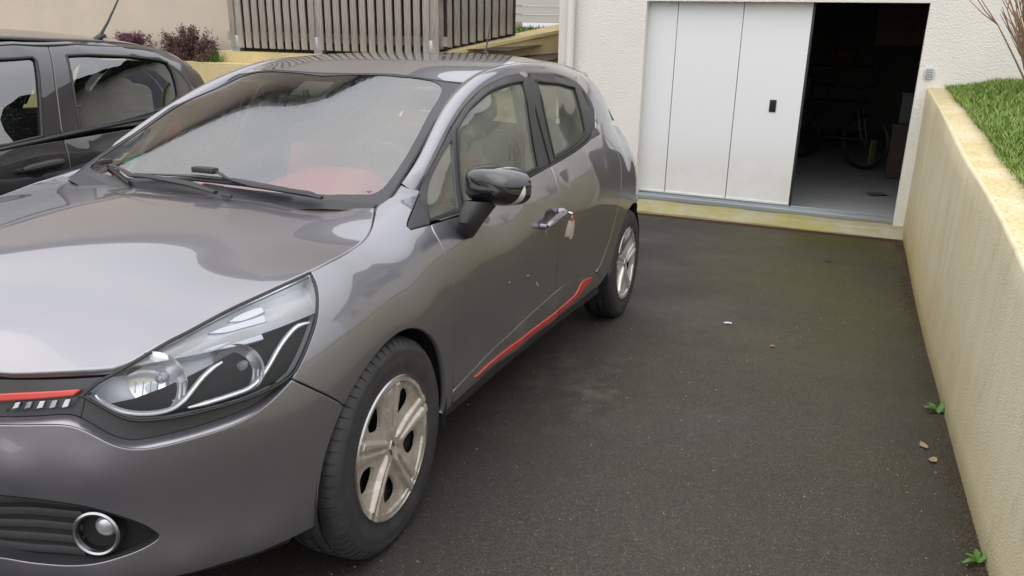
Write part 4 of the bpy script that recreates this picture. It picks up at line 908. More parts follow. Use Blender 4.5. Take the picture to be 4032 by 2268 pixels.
def make_wheel(mat):
    holes = []
    for i in range(5):
        a = math.pi / 2 + math.pi / 5 + i * 2 * math.pi / 5; ca, sa = math.cos(a), math.sin(a); h = []
        for t in np.linspace(0, 2 * math.pi, 26, endpoint=False):
            px = .130 + .042 * math.cos(t); pz = (.034 + .013 * math.cos(t)) * math.sin(t); h.append((px * ca - pz * sa, px * sa + pz * ca))
        holes.append(np.array(h))
    nr_, na_ = 60, 380; rr_ = np.r_[.0005, np.linspace(.008, .203, nr_ - 1)]; V, F, PQ = [], [], []
    for r in rr_:
        for j in range(na_):
            t = 2 * math.pi * j / na_; PQ.append((r * math.cos(t), r * math.sin(t)))
    PQ = np.array(PQ); X = CAP.xyz(PQ) + [0, .088, 0]; n = cap_normals(PQ)
    inh = np.zeros(len(PQ), bool)
    for h in holes: inh |= inside(PQ, h)
    for i in range(nr_ - 1):
        for j in range(na_):
            q = (i * na_ + j, i * na_ + (j + 1) % na_, (i + 1) * na_ + (j + 1) % na_, (i + 1) * na_ + j)
            if not all(inh[k_] for k_ in q): F.append(q)
    g = np.cross(X[F[0][1]] - X[F[0][0]], X[F[0][2]] - X[F[0][0]])
    if sum(np.cross(X[q[1]] - X[q[0]], X[q[2]] - X[q[0]])[1] for q in F[500:600]) < 0: F = [q[::-1] for q in F]
    X = X - np.where(inh, .010, 0)[:, None] * np.array([0, 1, 0])
    capm = (X, F, n)
    prof = [(.200,-.080,0),(.222,-.090,0),(.258,-.097,0),(.284,-.093,0),(.300,-.082,1),(.307,-.072,1),(.310,-.055,1),(.3105,-.046,0),(.302,-.044,0),(.302,-.038,0),(.3115,-.036,1),(.312,-.012,1),(.303,-.010,0),(.303,.010,0),(.312,.012,1),(.3115,.036,1),(.302,.038,0),(.302,.044,0),(.3105,.046,0),(.310,.055,1),(.307,.072,1),(.300,.082,1),(.284,.093,0),(.276,.0955,0),(.272,.0945,0),(.258,.097,0),(.240,.0955,0),(.222,.090,0),(.214,.089,0),(.206,.090,0),(.203,.084,0),(.198,.06,0)]
    m = MB(); n = 66; m_ = len(prof); rows = []
    for i in range(n):
        for f, gr in ((0, 0), (.80, 0), (.82, 1), (.98, 1)):
            a = 2 * math.pi * (i + f) / n; rows.append([((r - (.005 if gr and fl else 0)) * math.cos(a), h, (r - (.005 if gr and fl else 0)) * math.sin(a)) for r, h, fl in prof])
    rows.append(rows[0]); m.grid(rows)
    return capm, m
capm, tyrem = make_wheel(None)
for nm, x, s, steer, mat in (('f', 0, 1, 1.8, 'hubcap'), ('f', 0, -1, 1.8, 'hubcap'), ('r', -2.589, 1, 0, 'hubcap_clean'), ('r', -2.589, -1, 0, 'hubcap_clean')):
    w = empty('wheel', (x, .757 * s, .306), (0, 0, R_(steer) + (0 if s > 0 else math.pi)), CAR)
    if nm == 'f' and s > 0:
        t = tyrem.build('tyre', 'tyre', w, sharp=40); TY = t.data
        h = mesh_obj('hubcap', *capm[:2], mat, w, True, capm[2]); HC = h.data
    else:
        t = bpy.data.objects.new('tyre', TY); COL.objects.link(t); t.parent = w
        h = mesh_obj('hubcap', *capm[:2], mat, w, True, capm[2])
    MB().lathe([(.0, .02), (.10, .03), (.15, .045), (.19, .055), (.203, .07)], 'y', 40).build('steel_wheel', 'deep_black', w)
    MB().lathe([(.198, .089), (.2035, .094), (.207, .090)], 'y', 72).build('hubcap_rim', 'satin_metal', w)
    m = MB()
    for i in range(4):
        p, q = [((.0, .022), (.012, 0)), ((.012, 0), (0, -.022)), ((0, -.022), (-.012, 0)), ((-.012, 0), (0, .022))][i]
        m.tube([(p[0], .083, p[1]), (q[0], .083, q[1])], .0035, 5)
    m.build('hub_emblem', 'satin_metal', w)

# ---- cabin
def soft(nm, secs, mat, parent, n=20, e=3.0, cap=True):
    """loft of super-ellipses: (centre, half-width y, half-depth x, tilt)"""
    rows = []
    for c, hy, hx, tl in secs:
        r = []
        for k in range(n + 1):
            t = 2 * math.pi * k / n; a, b = math.cos(t), math.sin(t); q = (abs(a) ** e + abs(b) ** e) ** (-1 / e)
            r.append((c[0] + hx * b * q * math.cos(tl), c[1] + hy * a * q, c[2] + hx * b * q * math.sin(tl)))
        rows.append(r)
    m = MB().grid(rows)
    if cap: k = n + 1; m.f += [tuple(range(n))[::-1], tuple(range(len(m.v) - k, len(m.v) - 1))]
    return m.build(nm, mat, parent, sharp=0)
for y in (.36, -.36):
    for x, big in ((-1.25, 1), (-2.05, 0)):
        if not big and y < 0: continue
        if big:
            seat = empty('front_seat', parent=CAR)
            soft('seat_cushion', [((x + .2, y, .38), .23, .27, .1), ((x + .2, y, .46), .245, .29, .1), ((x + .2, y, .52), .235, .27, .1)], 'fabric_dark', seat)
            soft('backrest', [((x - .08, y, .50), .24, .07, .2), ((x - .13, y, .70), .25, .085, .2), ((x - .20, y, .95), .23, .075, .2), ((x - .23, y, 1.06), .19, .055, .2), ((x - .24, y, 1.09), .12, .03, .2)], 'fabric_dark', seat)
            soft('seat_centre', [((x - .035, y, .52), .14, .05, .2), ((x - .075, y, .74), .15, .055, .2), ((x - .145, y, .98), .14, .045, .2)], 'fabric_red', seat)
            soft('headrest', [((x - .235, y, 1.10), .09, .035, .2), ((x - .245, y, 1.15), .13, .055, .2), ((x - .26, y, 1.22), .12, .05, .2), ((x - .265, y, 1.26), .08, .03, .2)], 'fabric_dark', seat)
        else:
            soft('rear_bench', [((x - .15, 0, .55), .62, .08, .2), ((x - .22, 0, .80), .62, .08, .2), ((x - .28, 0, .98), .58, .05, .2)], 'fabric_dark', CAR)
            for yy in (.36, -.36): soft('rear_headrest', [((x - .30, yy, .99), .10, .03, .2), ((x - .31, yy, 1.04), .12, .045, .2), ((x - .32, yy, 1.10), .10, .03, .2)], 'fabric_dark', CAR)
# dashboard: top pad, red band with instrument hood
rows = []
for x, z in ((-.14, .895), (-.25, .905), (-.40, .905), (-.52, .89), (-.60, .85), (-.62, .72), (-.58, .55)):
    rows.append([(x - .10 * (y / .62) ** 2, y, z - .03 * (y / .62) ** 4) for y in np.linspace(-.62, .62, 25)])
MB().grid(rows).build('dashboard', 'dash_dark', CAR)
rows = []
for f in np.linspace(0, 1, 9):
    r = []
    for y in np.linspace(-.58, .60, 49):
        hump = math.exp(-((y - .36) / .17) ** 4); x0 = -.28 + .06 * hump; wd = .10 + .35 * hump
        hgt = .034 + .073 * hump; a = f * math.pi
        r.append((x0 - wd * f - .10 * (y / .62) ** 2, y, .902 - .02 * (y / .62) ** 4 + hgt * math.sin(a) ** .8))
    rows.append(r)
MB().grid(rows).build('dashboard_band', 'dash_red', CAR, sharp=0)
sw = empty('steering_wheel', (-.78, .36, .905), (0, R_(-66), 0), CAR)
MB().tube([(.185 * math.cos(t), .185 * math.sin(t), 0) for t in np.linspace(0, 2 * math.pi, 41)], .016, 10, False).build('wheel_ring', 'trim_black', sw)
MB().box((0, 0, -.02), (.16, .15, .05), bev=.02).box((0, .12, -.01), (.05, .12, .02), bev=.005).box((0, -.12, -.01), (.05, .12, .02), bev=.005).box((-.12, 0, -.01), (.12, .05, .02), bev=.005).build('wheel_hub', 'trim_black', sw)
plain('mirror_brown', (.10, .085, .07), .5)
# cabin mirror, visors, roof lining, door cards, shelf
MB().box((-.76, .05, 1.185), (.028, .23, .062), Matrix.Rotation(R_(-12), 3, 'Z'), .012).tube([(-.77, .04, 1.20), (-.80, .01, 1.235)], .012, 8).build('cabin_mirror', 'mirror_brown', CAR)
MB().box((-.86, .0, 1.235), (.12, .14, .03), Matrix.Rotation(R_(26), 3, 'Y'), .01).build('roof_console', 'headliner', CAR)
rows = [[(x, y, M3.xyz([(min(x, -.96), y)])[0][2] - (.028 if x < -.97 else .04)) for y in np.linspace(-.50, .50, 13)] for x in np.linspace(-1.03, -2.9, 18)]
MB().grid(rows).build('roof_lining', 'headliner', CAR)
for s in (1, -1):
    o = MB().box((-1.06, .30 * s, 1.268), (.13, .30, .014), Matrix.Rotation(R_(12), 3, 'Y'), .006).build('sun_visor', 'headliner', CAR)
    for xa, xb, mt in ((-.50, -1.38, 'fabric_dark'), (-1.42, -2.05, 'fabric_dark')):
        rows = [[(x, s * (.70 + (z - .3) * -.02), z) for x in np.linspace(xa, xb, 8)] for z in (.30, .6, .80, .885 + (0 if xa > -1 else .06))]
        MB().grid(rows).build('door_card', mt, CAR)
    MB().box((-.95, .695 * s, .70), (.55, .02, .16), None, .008).build('door_card_insert', 'fabric_red', CAR)
    for x0, x1 in ((-1.40, -1.46),):
        MB().tube([(x0, .735 * s, .90), (x1, .60 * s, 1.32)], [.05, .04], 8).build('pillar_lining', 'headliner', CAR)
    MB().tube([(-2.25, .64 * s, .95), (-2.38, .57 * s, 1.13), (-2.5, .46 * s, 1.28)], [.09, .09, .05], 8).build('pillar_lining', 'headliner', CAR)
MB().box((-2.55, 0, .99), (.42, 1.15, .02), None, .006).build('parcel_shelf', 'fabric_dark', CAR)
MB().box((-1.35, 0, .30), (2.3, 1.3, .03)).build('cabin_floor', 'fabric_dark', CAR)
MB().box((-.62, 0, .60), (.04, 1.3, .5)).build('bulkhead', 'deep_black', CAR)

# ---------- surfaces of the black car beside it (own frame, same axes)
_bz = lambda x: .90 - .060 * x if x < 0 else .90 - .02 * x
SIDE_B = [(x, [(w * .80,.2),(w * .84,.35),(w * .852,.5),(w * .862,.63),(w * .857,_bz(x) - .17),(w * .838,_bz(x) - .07),(w * .80,_bz(x))]) for x, w in ((2.1,.80),(1.7,.93),(1.2,.985),(.6,1),(0,1),(-.6,1),(-1.2,1.0),(-1.6,.995),(-1.9,.97),(-2.15,.90),(-2.35,.78))]
GREEN_B = [(.6, [(.78,.89),(.70,.93),(.66,.95)]),(.2, [(.785,.90),(.73,1.05),(.65,1.20),(.62,1.24),(.56,1.26)]),(-.2, [(.79,.91),(.73,1.12),(.65,1.32),(.615,1.37),(.55,1.405)]), (-.6, [(.795,.936),(.735,1.13),(.655,1.335),(.618,1.385),(.55,1.42)]), (-1.0, [(.80,.96),(.735,1.15),(.655,1.335),(.618,1.388),(.55,1.424)]),
 (-1.35, [(.797,.981),(.735,1.16),(.660,1.335),(.622,1.392),(.555,1.43)]), (-1.65, [(.785,1.0),(.728,1.16),(.658,1.33),(.620,1.388),(.553,1.427)]), (-1.9, [(.76,1.014),(.71,1.16),(.645,1.315),(.610,1.368),(.545,1.407)]),
 (-2.1, [(.72,1.025),(.672,1.15),(.612,1.28),(.578,1.33),(.515,1.368)]), (-2.3, [(.65,1.03),(.605,1.13),(.55,1.23),(.52,1.27),(.46,1.30)])]
ROOF_B = [(.1,0,1.36),(.1,.5,1.33),(-.2,0,1.435),(-.2,.3,1.428),(-.2,.55,1.405),(-.7,0,1.462),(-.7,.3,1.453),(-.7,.55,1.422),(-1.2,0,1.469),(-1.2,.3,1.461),(-1.2,.55,1.428),(-1.65,0,1.464),(-1.65,.3,1.456),(-1.65,.553,1.427),(-1.9,0,1.442),(-1.9,.3,1.435),(-1.9,.545,1.407),(-2.1,0,1.41),(-2.1,.3,1.402),(-2.1,.515,1.368),(-2.28,0,1.36),(-2.28,.3,1.352),(-2.25,.46,1.32)]
# ================================================================ THE BLACK CAR
YB = -2.40
_rc = Matrix.Rotation(R_(-4.04942), 4, 'Y') @ Matrix.Rotation(R_(0.52151), 4, 'X')
def cw(p): return _rc @ Vector(p)           # car frame -> world
BC = empty('hatchback_car', cw((0, YB, 0)), (R_(0.52151), R_(-4.04942), 0))
tag(BC, 'black hatchback cut off by the left edge, parked beside the grey one', 'car')
N1 = Side(SIDE_B, False); N2 = Side(GREEN_B, False); N3 = Top(ROOF_B)
NB = lambda S, poly, mat, nm, **kw: panel(nm, S, poly, mat, BC, **kw)
def zt(x): return float(N1.f(np.array([[x, .9]]))[0][0]) * 0 + _bz(x)
tb = lambda x: _bz(x) + .018                # surface parameter of the belt line
bwr, bwf = B['b_win_rear'], B['b_win_front']
bwf = [(.15, 1.14), (-.15, 1.28), (-.5, 1.325)] + bwf[0:6] + [(-.749, .936), (-.3, .915), (.35, .905)]
mid = [tuple(p) for p in B['b_mid']]; midlo = [tuple(p) for p in B['b_mid_lo']] + [(-1.04, .72), (-1.035, .55), (-1.04, .38), (-1.05, .30)]
seam = [tuple(p) for p in B['b_seam']]
NB(N1, [(.10, .30), (-1.05, .30)] + midlo[::-1][1:-1] + [(-1.054, .962), (-.73, .938), (-.3, .915), (.2, .90), (.35, .88), (.25, .6)], 'paint_black', 'front_door', mirror='pair', res=.05, smooth=1)
NB(N1, [(-1.05, .30)] + midlo[::-1][1:-1] + [(-1.057, .962), (-1.558, 1.002), (-1.9, 1.02), (-2.02, 1.02), (-2.02, .8), (-1.85, .70), (-1.60, .55), (-1.52, .30)], 'paint_black', 'rear_door', mirror='pair', res=.05, smooth=1)
archb = [(-1.87 + .35 * math.cos(a), .30 + .37 * math.sin(a)) for a in np.linspace(math.pi, 0, 17)]
NB(N1, [(-1.52, .30), (-1.60, .55), (-1.85, .70), (-2.02, .8), (-2.02, 1.02), (-2.28, 1.03), (-2.33, .8), (-2.33, .45), (-2.25, .28)], 'paint_black', 'rear_quarter', mirror='pair', res=.05, smooth=0)
NB(N1, [(.12, .30), (.25, .6), (.36, .88), (.9, .87), (1.6, .84), (2.05, .74), (2.08, .4), (1.98, .28)], 'paint_black', 'front_fender', mirror='pair', res=.06, smooth=0)
for poly, hole, nm in (([(.45, .93), (.2, 1.18), (-.2, 1.375), (-.55, 1.40)] + [seam[0]] + [mid[0]] + mid[1:] + [(-.7, .925), (-.2, .905), (.3, .895)], bwf, 'front_door_frame'), ([mid[0]] + seam[2:] + [(-2.05, 1.04), (-1.56, .99), mid[3]] + mid[::-1][1:-1], bwr, 'rear_door_frame')):
    NB(N2, poly, 'paint_black', nm, holes=[hole], mirror='pair', res=.04, lip=.03, gap=.003)
for w, nm in ((bwf, 'front_window'), (bwr, 'rear_window')):
    NB(N2, w, 'glass_car', nm, mirror='pair', res=.06, off=-.008, gap=-.006, lip=0, bev=0)
    for s in (1, -1):
        q = smooth_poly(w, 2); q = np.r_[q, q[:1]]; MB().tube([(p[0], p[1] * s, p[2]) for p in on(N2, q, -.002)], .008, 6, False).build('window_seal', 'rubber_seal', BC)
for s in (1, -1):
    c = [(p[0], p[1] * s, p[2]) for p in on(N1, [(.3, tb(.3)), (-.73, .940), (-1.05, .983), (-1.56, 1.046), (-1.95, 1.05)], .001)]
    MB().tube(c, .009, 6, flat=1.2).build('belt_trim', 'trim_black', BC)
re_b = [(.12, 1.27), (-.2, 1.44)] + [tuple(p) for p in B['b_roofedge'][:5]] + [(-2.1, 1.462), (-2.28, 1.41)]
NB(N2, re_b + [(-2.30, 1.12), (-2.09, 1.10)] + seam[::-1] + [(-.55, 1.405), (-.2, 1.378), (.2, 1.185), (.46, .935), (.55, .95)], 'paint_black', 'body_side_frame', mirror='pair', res=.04, gap=.002)
ed = N2.xyz(re_b)[:, :2]
panel('roof', N3, [tuple(p) for p in ed] + [(-2.30, .3), (-2.31, 0), (.10, 0), (.10, .3)], 'paint_black', BC, out='z', res=.06, mirror='join', hold=lambda q: q[:, 1] < 1e-4, gap=.001, smooth=1)
rows = []   # roof spoiler
for x, dz in ((-1.98, .004), (-2.12, .016), (-2.26, .018), (-2.33, .004), (-2.30, -.02)):
    rows.append([(x + .05 * (y / .5) ** 2, y, N3.xyz([(max(x, -2.28), y * .93)])[0][2] + dz - (0 if abs(y) < .47 else .02)) for y in np.linspace(-.49, .49, 21)])
MB().grid(rows).build('roof_spoiler', 'gloss_black', BC)
rows = [[(-2.29 - .10 * f, y * (1 + .35 * f), 1.33 - .32 * f) for y in np.linspace(-.44, .44, 9)] for f in np.linspace(0, 1, 5)]
MB().grid(rows).build('tailgate_window', 'glass_car', BC)
rows = [[(-2.39 - .06 * math.sin(math.pi * f) - (.0 if abs(y) < .55 else -.10), y, 1.02 - .78 * f) for y in np.linspace(-.70, .70, 11)] for f in np.linspace(0, 1, 8)]
MB().grid(rows).build('tailgate', 'paint_black', BC)
for s in (1, -1):
    MB().grid([[(-2.28, s * .455, 1.31), (-2.29, s * .54, 1.18), (-2.30, s * .64, 1.03)], [(-2.30, s * .43, 1.32), (-2.36, s * .49, 1.17), (-2.41, s * .57, 1.01)]]).build('rear_pillar', 'paint_black', BC)
rows = [[(x, y, z - .05 * (y / .75) ** 2) for y in np.linspace(-.72, .72, 11)] for x, z in ((.95, .93), (1.3, .88), (1.7, .82), (2.05, .72), (2.12, .55), (2.1, .25))]
MB().grid(rows).build('bonnet', 'paint_black', BC)
rows = [[(x, y, z - .03 * (y / .6) ** 2) for y in np.linspace(-.60 - (x * .06), .60 + (x * .06), 9)] for x, z in ((.10, 1.37), (.5, 1.17), (.95, .94))]
MB().grid(rows).build('windscreen', 'glass_car', BC)
# aerial on the roof edge, handle, cabin
ab = Vector((-1.60, .50, 1.435))
MB().tube([ab + Vector((.06, 0, -.012)), ab + Vector((.0, 0, .012)), ab + Vector((-.03, 0, .02))], [.010, .022, .014], 10, flat=.7).tube([ab + Vector((0, 0, .015)), ab + Vector((-.06, 0, .09)), ab + Vector((-.24, 0, .36))], [.009, .006, .003], 8).build('roof_aerial', 'matte_black', BC)
hb2 = on(N1, [(-.775, .831), (-.82, .836), (-.90, .845), (-.96, .85), (-.99, .853)], .032); he2 = on(N1, [(-.775, .831), (-.99, .853)], .0)
for s in (1, -1):
    f = lambda p: (p[0], p[1] * s, p[2])
    m = MB().tube([f(p) for p in hb2], [.012, .021, .022, .022, .017], 10, flat=.9); m.tube([f(he2[1]), f(hb2[4])], [.017, .013], 10); m.tube([f(he2[0]), f(hb2[0])], [.012, .010], 10); m.build('door_handle', 'matte_black', BC)
    lk = on(N1, [(-.972, .852)], .040)[0]; lk2 = on(N1, [(-.972, .852)], .048)[0]; MB().tube([f(lk), f(lk2)], [.010, .009], 12).build('door_lock', 'chrome', BC)
    c = on(N1, [(-.86 + .06 * math.cos(a), .838 + .045 * math.sin(a)) for a in np.linspace(0, 6.283, 24)], .0015); m = MB(); m.v = [f(p) for p in c]; m.f = [tuple(range(24))]; m.build('handle_cup', 'deep_black', BC)
m = MB().box((-.2, 0, .45), (4.2, 1.5, .55)); m.build('underbody', 'deep_black', BC)
for y in (.36, -.36):
    soft('front_seat', [((-.55, y, .75), .23, .07, .2), ((-.62, y, .95), .22, .07, .2), ((-.66, y, 1.08), .14, .04, .2), ((-.67, y, 1.12), .11, .05, .2), ((-.69, y, 1.24), .10, .04, .2)], 'fabric_dark', BC)
soft('rear_bench', [((-1.55, 0, .75), .62, .08, .2), ((-1.64, 0, 1.02), .58, .06, .2)], 'fabric_dark', BC)
for y in (.36, -.36): soft('rear_headrest', [((-1.66, y, 1.03), .10, .03, .2), ((-1.67, y, 1.10), .12, .045, .2), ((-1.68, y, 1.15), .09, .03, .2)], 'fabric_dark', BC)
MB().box((-.6, 0, .80), (3.0, 1.45, .02)).build('cabin_floor', 'fabric_dark', BC)
MB().box((-1.95, 0, 1.0), (.5, 1.2, .02)).build('parcel_shelf', 'fabric_dark', BC)
for x in (1.0 - .33, -1.87):
    for s in (1, -1):
        w = empty('wheel', (x + (.55 if x > 0 else 0), .755 * s, .306), (0, 0, 0 if s > 0 else math.pi), BC)
        t = bpy.data.objects.new('tyre', TY); COL.objects.link(t); t.parent = w
        h = bpy.data.objects.new('hubcap', HC); COL.objects.link(h); h.parent = w

# ================================================================ MATERIALS OF THE PLACE
k = N('asphalt')
vec = k.map((1, 1, 1)); agg = k.voro(165, vec, out='Color'); sp = k.n('SeparateColor'); k.t.links.new(agg, sp.inputs[0])
speck = k.math('MULTIPLY', k.math('GREATER_THAN', sp.outputs[0], .965), k.math('LESS_THAN', k.voro(165, vec), .36))
stone = k.math('MULTIPLY', sp.outputs[1], k.ramp(k.voro(165, vec), [(.15, 1.0), (.55, .25)]))
c = k.mix(stone, (.021, .019, .0175), (.084, .075, .067))
c = k.mix(k.math('MULTIPLY', k.ramp(k.noise(.9, 6, .62), [(.36, 0.0), (.66, 1.0)]), .6), c, k.mix(stone, (.032, .027, .020), (.108, .090, .066)))
sx = k.n('SeparateXYZ'); k.t.links.new(k.co(), sx.inputs[0])
far = k.ramp(k.math('MULTIPLY', k.math('ADD', sx.outputs[0], k.math('MULTIPLY', k.noise(1.5, 4), 1.2)), -.16), [(.0, .25), (.7, 1.0)])
right = k.ramp(k.math('MULTIPLY', sx.outputs[1], .4), [(.25, .15), (.75, 1.0)])
mossf = k.math('MULTIPLY', k.math('MULTIPLY', far, right), k.ramp(k.noise(.8, 5, .65, dist=.4), [(.28, .15), (.60, 1.0)]))
c = k.mix(mossf, c, k.mix(stone, (.038, .036, .007), (.112, .102, .024)))
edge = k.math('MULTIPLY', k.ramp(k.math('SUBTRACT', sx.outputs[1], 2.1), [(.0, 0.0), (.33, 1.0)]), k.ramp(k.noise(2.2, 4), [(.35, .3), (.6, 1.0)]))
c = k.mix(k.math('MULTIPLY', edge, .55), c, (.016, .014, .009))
wet = k.math('MULTIPLY', k.ramp(k.math('SUBTRACT', sx.outputs[1], k.math('MULTIPLY', k.noise(1.8, 5, .6), .9)), [(.05, 1.0), (.75, 0.0)]), .7)
c = k.mix(wet, c, (.018, .0165, .016))
ds = k.n('VectorMath', operation='DISTANCE'); k.t.links.new(k.map((1, 1.6, 0)), ds.inputs[0]); ds.inputs[1].default_value = (-1.45, 1.55, 0)
dust = k.math('MULTIPLY', k.ramp(ds.outputs[1], [(.15, 1.0), (.75, 0.0)]), k.ramp(k.noise(6, 6, .7), [(.48, 0.0), (.68, .75)]))
c = k.mix(dust, c, (.105, .085, .066))
c = k.mix(k.math('MULTIPLY', speck, .6), c, (.22, .21, .19))
h = k.math('ADD', k.math('MULTIPLY', k.voro(165, vec), -.8), k.math('MULTIPLY', k.noise(420, 3, .6), .5))
k.bsdf(c, k.ramp(k.noise(1.4, 5, .6), [(.3, .44), (.7, .80)]), 0, normal=k.bump(h, .55, .0035), spec=.40)

def render_mat(name, c1, c2, scale, dist, strength=.8, stain=None):
    k = N(name); n1 = k.noise(scale, 5, .62); n2 = k.voro(scale * 1.3, k.map((1, 1, 1)), 'SMOOTH_F1')
    c = k.mix(k.ramp(k.noise(1.3, 6, .6), [(.35, 0.0), (.7, 1.0)]), c1, c2)
    if stain: c = stain(k, c)
    k.bsdf(c, .88, 0, normal=k.bump(k.math('ADD', n1, k.math('MULTIPLY', n2, .7)), strength, dist), spec=.25)
def st_white(k, c):
    s = k.n('SeparateXYZ'); k.t.links.new(k.co(), s.inputs[0])
    low = k.ramp(k.math('ADD', s.outputs[2], .42), [(.0, 1.0), (.75, 0.0)])
    return k.mix(k.math('MULTIPLY', low, k.math('MULTIPLY', k.noise(5, 5), .55)), c, (.52, .49, .38))
render_mat('render_white', (.74, .72, .67), (.69, .675, .625), 70, .008, .75, st_white)
render_mat('render_beige', (.56, .48, .39), (.49, .43, .36), 80, .006, .6)
def st_yellow(k, c):
    s = k.n('SeparateXYZ'); k.t.links.new(k.co(), s.inputs[0])
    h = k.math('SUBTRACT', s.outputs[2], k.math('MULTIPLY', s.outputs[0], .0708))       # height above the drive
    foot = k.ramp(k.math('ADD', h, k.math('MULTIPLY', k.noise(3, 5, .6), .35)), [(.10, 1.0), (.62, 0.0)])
    far = k.ramp(k.math('MULTIPLY', s.outputs[0], -.16), [(.05, .30), (.7, 1.0)])
    streak = k.ramp(k.noise(2.2, 5, .6, k.map((3.5, 3.5, .35))), [(.38, 0.0), (.68, 1.0)])
    c = k.mix(k.math('MULTIPLY', k.math('MULTIPLY', foot, far), .85), c, (.40, .29, .07))
    c = k.mix(k.math('MULTIPLY', k.math('MULTIPLY', streak, far), .42), c, (.44, .36, .17))
    c = k.mix(k.math('MULTIPLY', k.ramp(k.noise(9, 6, .7, k.map((1.6, 1.6, .5))), [(.56, 0.0), (.72, 1.0)]), .35), c, (.30, .24, .12))
    c = k.mix(k.math('MULTIPLY', k.ramp(k.noise(48, 3, .6), [(.62, 0.0), (.72, 1.0)]), .35), c, (.34, .28, .16))
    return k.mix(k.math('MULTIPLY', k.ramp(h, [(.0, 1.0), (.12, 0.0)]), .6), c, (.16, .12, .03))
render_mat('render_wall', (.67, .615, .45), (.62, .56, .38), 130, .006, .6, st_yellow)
def st_cap(k, c):
    l = k.ramp(k.noise(60, 6, .7), [(.52, 0.0), (.66, 1.0)])
    c = k.mix(k.math('MULTIPLY', k.ramp(k.noise(4, 4), [(.4, 0.0), (.6, 1.0)]), .7), c, (.52, .43, .20)); return k.mix(k.math('MULTIPLY', l, .7), c, (.26, .18, .11))
render_mat('wall_cap', (.62, .56, .39), (.57, .49, .30), 60, .006, .6, st_cap)
def st_low(k, c):
    return k.mix(k.ramp(k.noise(2.0, 6, .65), [(.42, 0.0), (.7, .8)]), c, (.44, .37, .20))
render_mat('render_ochre', (.60, .49, .27), (.54, .43, .22), 50, .008, .6, st_low)
render_mat('concrete', (.36, .33, .27), (.30, .29, .17), 60, .006, .6, lambda k, c: k.mix(k.ramp(k.noise(2.6, 6, .7), [(.36, 0.0), (.62, .85)]), c, (.30, .27, .07)))
render_mat('floor_slab', (.29, .30, .31), (.25, .26, .27), 30, .003, .3)
render_mat('inner_wall', (.26, .245, .23), (.21, .20, .19), 20, .004, .3)
k = N('door_white'); y = k.map((0, 1, 0)); w = k.n('TexWave', Scale=14.0, wave_type='BANDS', bands_direction='Y'); k.t.links.new(k.co(), w.inputs['Vector'])
s = k.n('SeparateXYZ'); k.t.links.new(k.co(), s.inputs[0]); dirt = k.math('MULTIPLY', k.ramp(s.outputs[2], [(.0, 1.0), (.35, 0.0)]), k.noise(6, 5))
k.bsdf(k.mix(k.math('MULTIPLY', dirt, .5), (.70, .715, .73), (.50, .47, .38)), .42, normal=k.bump(w.outputs[1], .12, .004))
plain('galvanised', (.40, .44, .48), .42, .8)
plain('pvc_cream', (.72, .70, .64), .45)
plain('keypad_grey', (.52, .54, .57), .4)
plain('key_dark', (.12, .13, .15), .5)
k = N('rust'); k.bsdf(k.mix(k.noise(40, 5), (.10, .045, .022), (.05, .028, .02)), .8, .1, normal=k.bump(k.noise(90, 3), .4, .003))
k = N('wood'); g = k.noise(7, 6, .6, k.map((14, 14, .9)), .4); c = k.ramp(g, [(.25, (.12, .10, .085)), (.5, (.34, .305, .265)), (.78, (.50, .465, .42))])
inf = k.n('ObjectInfo'); c = k.mix(k.math('MULTIPLY', inf.outputs['Random'], .35), c, (.17, .14, .11)); k.bsdf(c, .85, normal=k.bump(g, .5, .004))
k = N('soil'); k.bsdf(k.mix(k.noise(25, 5), (.035, .025, .016), (.08, .055, .035)), .95, normal=k.bump(k.noise(30, 4), .8, .02))
def leaf(name, a, b, trans=.25):
    k = N(name); i = k.n('ObjectInfo'); g = k.n('NewGeometry'); f = k.n('TexNoise', Scale=14.0); k.t.links.new(k.co(), f.inputs['Vector'])
    rnd = g.outputs['Random Per Island']; c = k.mix(k.math('MULTIPLY', k.math('ADD', rnd, f.outputs['Fac']), .5), a, b)
    k.bsdf(c, .55, **{'Subsurface Weight': 0.0}); return k
leaf('grass', (.065, .155, .016), (.25, .33, .06)); leaf('grass_dry', (.25, .21, .08), (.34, .29, .14))
leaf('heather', (.075, .022, .040), (.21, .075, .11)); leaf('heather_brown', (.07, .035, .028), (.15, .07, .075)); leaf('weed', (.035, .10, .012), (.09, .20, .03)); leaf('evergreen', (.015, .035, .012), (.05, .085, .03))
k = N('twig'); k.bsdf(k.mix(k.noise(20, 4), (.16, .085, .05), (.30, .19, .12)), .8)
plain('dead_leaf', (.34, .11, .045), .7); plain('tan_leaf', (.26, .21, .12), .8); plain('litter', (.55, .57, .62), .5)
plain('cardboard', (.09, .065, .05), .8); plain('bike_black', (.02, .02, .022), .4); plain('bike_yellow', (.20, .19, .08), .6); plain('pale_box', (.12, .125, .125), .6); plain('cupboard_brown', (.10, .07, .05), .7)
plain('slate', (.06, .065, .075), .55); plain('window_frame', (.75, .75, .74), .4); plain('shutter', (.34, .36, .38), .5)

